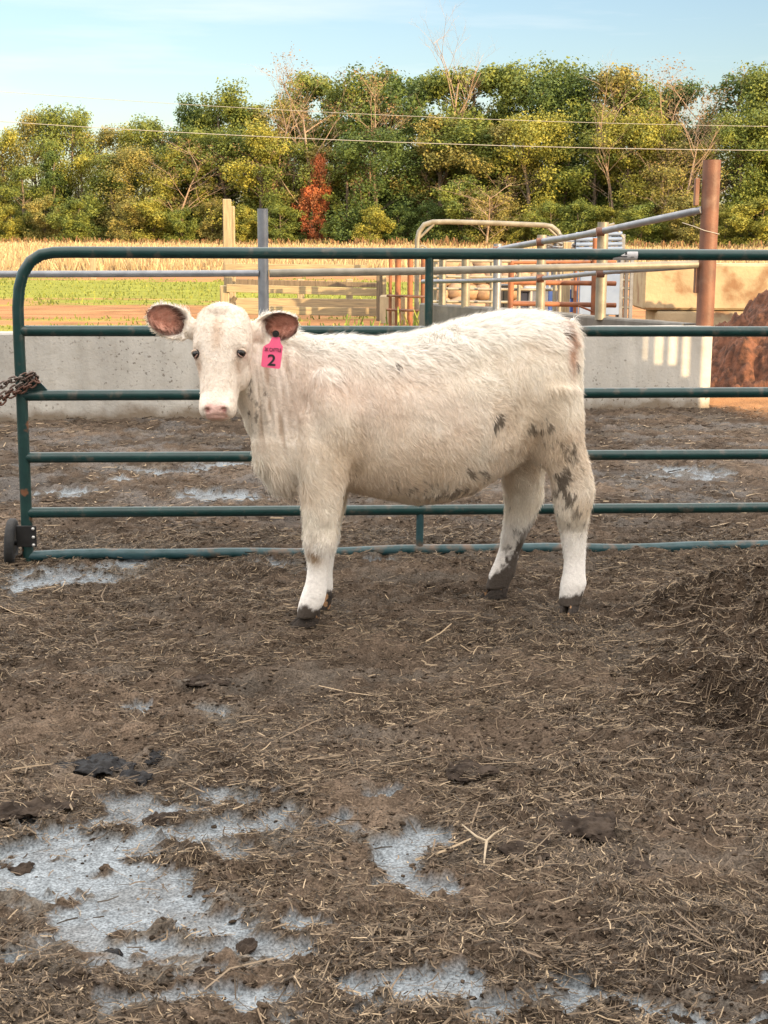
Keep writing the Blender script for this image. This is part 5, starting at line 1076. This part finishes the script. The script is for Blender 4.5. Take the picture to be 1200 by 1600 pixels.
# coat of hair: tapering ribbons growing from the skin
def fur():
    R_ = np.random.default_rng(404); body.calc_loop_triangles(); nt = len(body.loop_triangles); T = np.empty(nt * 3, np.int32); body.loop_triangles.foreach_get('vertices', T); T = T.reshape(-1, 3)
    a, b, c = V[T[:, 0]], V[T[:, 1]], V[T[:, 2]]; ar = np.linalg.norm(np.cross(b - a, c - a), axis=1); N = 210000
    ti = R_.choice(nt, N, p=ar / ar.sum()); r1 = np.sqrt(R_.random(N)); r2 = R_.random(N); w = np.stack([1 - r1, r1 * (1 - r2), r1 * r2], 1)[..., None]
    P = (V[T[ti]] * w).sum(1); NN = (Nn[T[ti]] * w).sum(1); NN /= np.linalg.norm(NN, axis=1)[:, None]
    col, ln_, inner = coat(P, NN); sx, sz = pxz(P); u, v, n = headc(P); hd = (v > -.06) & (v < .42) & (np.abs(u) < .125) & (n > -.10)
    keep = (ln_ > .001) & ~((inner > .5) & (R_.random(N) < .35)) & (P[:, 2] > .05)
    P, NN, col, ln_, inner, sx, sz, u, v, n, hd = [q[keep] for q in (P, NN, col, ln_, inner, sx, sz, u, v, n, hd)]; N = len(P)
    fl = HD * .75 + np.array([0, 0, -1.0]); fl = np.tile(fl / np.linalg.norm(fl), (N, 1))
    fl[sz < .5] = [0.05, 0, -1]; fl[hd] = A * .8 + HR * 0; sgn = np.sign(u)[:, None]; fl = np.where(hd[:, None], A * .8 + HR * sgn * .45, fl)
    for (root, Dd, U, Fc, L_, hw) in EARS:
        e = P - root; s = e @ Dd / L_; t = e @ U / hw; ins = (s > .1) & (s < 1.1) & (np.abs(t) < 1.2) & (np.abs(e @ Fc) < .07); fl[ins] = (Dd * .6)[None] + U[None] * (np.sign(t[ins]) * .8 * (inner[ins] < .5) - np.sign(t[ins]) * .5 * (inner[ins] >= .5))[:, None]
    swx = (fbm(sx * 11, sz * 11, P[:, 1] * 8, o=2, seed=410) - .5); swz = (fbm(sx * 11 + 40, sz * 11, P[:, 1] * 8, o=2, seed=411) - .5); sw2 = (fbm(sx * 38, sz * 38, P[:, 1] * 30, o=2, seed=412) - .5)
    fl = fl + HD * (swx * 2.0 + sw2 * 1.3)[:, None] + np.array([0, 0, 1]) * (swz * 1.6 + sw2 * .8)[:, None]
    fl -= NN * (fl * NN).sum(1)[:, None]; fl /= np.linalg.norm(fl, axis=1)[:, None] + 1e-6
    lift = np.clip(.30 + .35 * (fbm(sx * 30 + 7, sz * 30, P[:, 1] * 20, o=2, seed=413) - .5) + R_.normal(0, .10, N), .10, .9) + .30 * sstep(.5, .9, NN[:, 2]) * (sz > .9)
    d0 = fl + NN * lift[:, None] * 1.5 + R_.normal(0, .13, (N, 3)); d0 /= np.linalg.norm(d0, axis=1)[:, None]; d1 = fl + NN * lift[:, None] * .45 + R_.normal(0, .20, (N, 3)) + [0, 0, -.12]; d1 /= np.linalg.norm(d1, axis=1)[:, None]
    L_ = ln_ * (.55 + .8 * R_.random(N)); W = (.0006 + .0009 * R_.random(N)) * np.where(ln_ < .012, .7, 1)
    side = np.cross(NN, fl) + R_.normal(0, .25, (N, 3)); side /= np.linalg.norm(side, axis=1)[:, None]
    p0 = P - NN * .002; p1 = p0 + d0 * (L_ * .5)[:, None]; p2 = p1 + d1 * (L_ * .5)[:, None]; s_ = side * W[:, None]
    VV = np.stack([p0 - s_, p0 + s_, p1 + s_ * .75, p1 - s_ * .75, p2], 1).reshape(-1, 3); b_ = np.arange(N) * 5
    faces = np.empty((N * 2, 4), int)
    me = bpy.data.meshes.new('coat'); me.vertices.add(N * 5); me.vertices.foreach_set('co', VV.astype(np.float32).ravel())
    li = np.stack([b_, b_ + 1, b_ + 2, b_ + 3, b_ + 3, b_ + 2, b_ + 4], 1).ravel().astype(np.int32); me.loops.add(len(li)); me.loops.foreach_set('vertex_index', li)
    st = np.stack([np.arange(N) * 7, np.arange(N) * 7 + 4], 1).ravel().astype(np.int32); me.polygons.add(N * 2); me.polygons.foreach_set('loop_start', st); me.update(calc_edges=True)
    me.polygons.foreach_set('use_smooth', np.ones(N * 2, bool))
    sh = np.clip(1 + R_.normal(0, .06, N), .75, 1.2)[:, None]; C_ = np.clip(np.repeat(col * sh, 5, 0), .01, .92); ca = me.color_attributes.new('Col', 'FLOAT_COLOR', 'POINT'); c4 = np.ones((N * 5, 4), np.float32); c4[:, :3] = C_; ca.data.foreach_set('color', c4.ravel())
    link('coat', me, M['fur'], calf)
fur()
# eyes
def ico_me(name, r, sub=3):
    import bmesh
    bm = bmesh.new(); bmesh.ops.create_icosphere(bm, subdivisions=sub, radius=r); me = bpy.data.meshes.new(name); bm.to_mesh(me); bm.free(); me.polygons.foreach_set('use_smooth', np.ones(len(me.polygons), bool)); return me
for sg in (-1, 1):
    c = hp(.0795 * sg, .158, .026); e = link('eye', ico_me('eye', .0165), M['eye']); e.location = Vector(c) - calf.location; e.parent = calf
    b = MB()
    out_ = Vector(HR * sg * .72 + N0 * .70).normalized(); Av = Vector(A); tt = Av.cross(out_).normalized(); Av = (Av * .93 - tt * (.36 * (1 if tt.dot(Vector(HR)) * sg > 0 else -1))).normalized(); tt = Av.cross(out_).normalized()
    for s2, k in ((-1, .62), (1, .66)):
        P = []
        for i in range(9):
            a = -1.15 + 2.3 * i / 8; q = tt * math.sin(a) + out_ * math.cos(a) * .92; q = (q + Av * s2 * math.cos(a) * (1.7 if s2 > 0 else .50)).normalized(); P.append(Vector(c) + q * .0172)
        b = MB(); b.tube([tuple(p) for p in P], [.0012 + (.0016 if s2 > 0 else .0030) * math.sin(math.pi * i / 8) for i in range(9)], 8); b.build('eyelid', M['eyelid'] if s2 > 0 else M['skin_plain'], e)
# hooves: two claws each
def hoof(px, py, Y, dirx, lb=None, big=1.0):
    base = at(px, py, Y); z0 = 0.0; base[2] = 0; dv = np.array([math.cos(dirx), math.sin(dirx), 0]); sd = np.array([-dv[1], dv[0], 0]); b = MB()
    for s in (-1, 1):
        V_ = []; n = 14; secs = ((0.0, .062, .0175, .0), (.016, .057, .0175, -.005), (.034, .049, .0165, -.015), (.052, .038, .0155, -.027), (.070, .028, .014, -.036), (.082, .018, .010, -.040))
        for z, L2, w, sh in secs:
            for k in range(n):
                th = 2 * math.pi * k / n; f = math.cos(th); fx = f * L2 * (1.0 if f > 0 else .72); wy = math.sin(th) * w * (1 - .55 * max(0, f) ** 1.5); V_.append(base + (dv * (fx + sh + .008) + sd * (s * .0185 + wy - s * .003 * max(0, f))) * big + np.array([0, 0, z * big - .004]))
        m_ = len(secs); b.add(V_, [(i * n + k, i * n + (k + 1) % n, (i + 1) * n + (k + 1) % n, (i + 1) * n + k) for i in range(m_ - 1) for k in range(n)] + [tuple(range(n))[::-1], tuple(range((m_ - 1) * n, m_ * n))], True)
        b.build('hoof', M['hoof'], calf); b = MB()
hoof(479, 978, yf, math.radians(195)); hoof(499, pf - 2, Yff, math.radians(190)); hoof(889, 958, yr, math.radians(245)); hoof(774, 936, yq, math.radians(200))
# ear tag
Yt = 5.165
def tag_me():
    k = np.array
    out = [(431, 521, 0), ]
    pts = [(425, 527), (437, 527), (438.5, 536), (442, 541.5), (441.5, 546), (438, 574), (436, 576.5), (410.5, 573.5), (408, 571), (410.5, 545), (412, 541), (421, 536)]
    fr = [at(x, y, Yt - (y - 527) * .00012) for x, y in pts]; bk = [p + k([.0, .0035, 0]) for p in fr]; n = len(fr); b = MB()
    b.add(fr + bk, [tuple(range(n)), tuple(range(n, 2 * n))[::-1]] + [(i, (i + 1) % n, n + (i + 1) % n, n + i)[::-1] for i in range(n)]); return b
et = tag_me().build('ear_tag', M['pink'], calf); et['label'] = 'pink ear tag printed 2K CATTLE and 2'
b = MB(); q = Vector(at(431, 521.5, Yt)); b.tube([q + Vector((0, -.004, 0)), q + Vector((0, .003, 0))], .0120, 20); b.tube([q + Vector((0, -.007, 0)), q + Vector((0, .002, 0))], [.006, .006], 14); b.tube([q, q + Vector((0, .07, 0))], .003, 8)
b.build('stud', M['black_metal'], et)
def text(s, px, py, h, wd, rot, bold=0.0):
    cu = bpy.data.curves.new('lettering', 'FONT'); cu.body = s; cu.size = 1.0; cu.align_x = 'CENTER'; cu.align_y = 'CENTER'; cu.extrude = .02; cu.offset = bold
    o = bpy.data.objects.new('tmp', cu); scene.collection.objects.link(o); dg = bpy.context.evaluated_depsgraph_get(); dg.update(); me = bpy.data.meshes.new_from_object(o.evaluated_get(dg)); bpy.data.objects.remove(o)
    n = len(me.vertices); co = np.empty(n * 3, np.float32); me.vertices.foreach_get('co', co); co = co.reshape(-1, 3); lo, hi = co.min(0), co.max(0); c = (lo + hi) / 2
    co = (co - c); X = co[:, 0] / (hi[0] - lo[0]) * wd; Z = co[:, 1] / (hi[1] - lo[1]) * h; ca, sa = math.cos(rot), math.sin(rot); p = at(px, py, Yt - (py - 527) * .00012)
    W_ = np.stack([p[0] + X * ca - Z * sa, p[1] - .0012 + co[:, 2] * .03 + (X * sa + Z * ca) * .12 * .5, p[2] + X * sa + Z * ca], 1); me.vertices.foreach_set('co', W_.astype(np.float32).ravel()); me.update(); me.materials.clear()
    link('lettering', me, M['ink'], et)
text('2K CATTLE', 426.5, 546.5, .0125, .058, math.radians(-4), .0); text('2', 424.5, 562.5, .040, .028, math.radians(-4), .018)
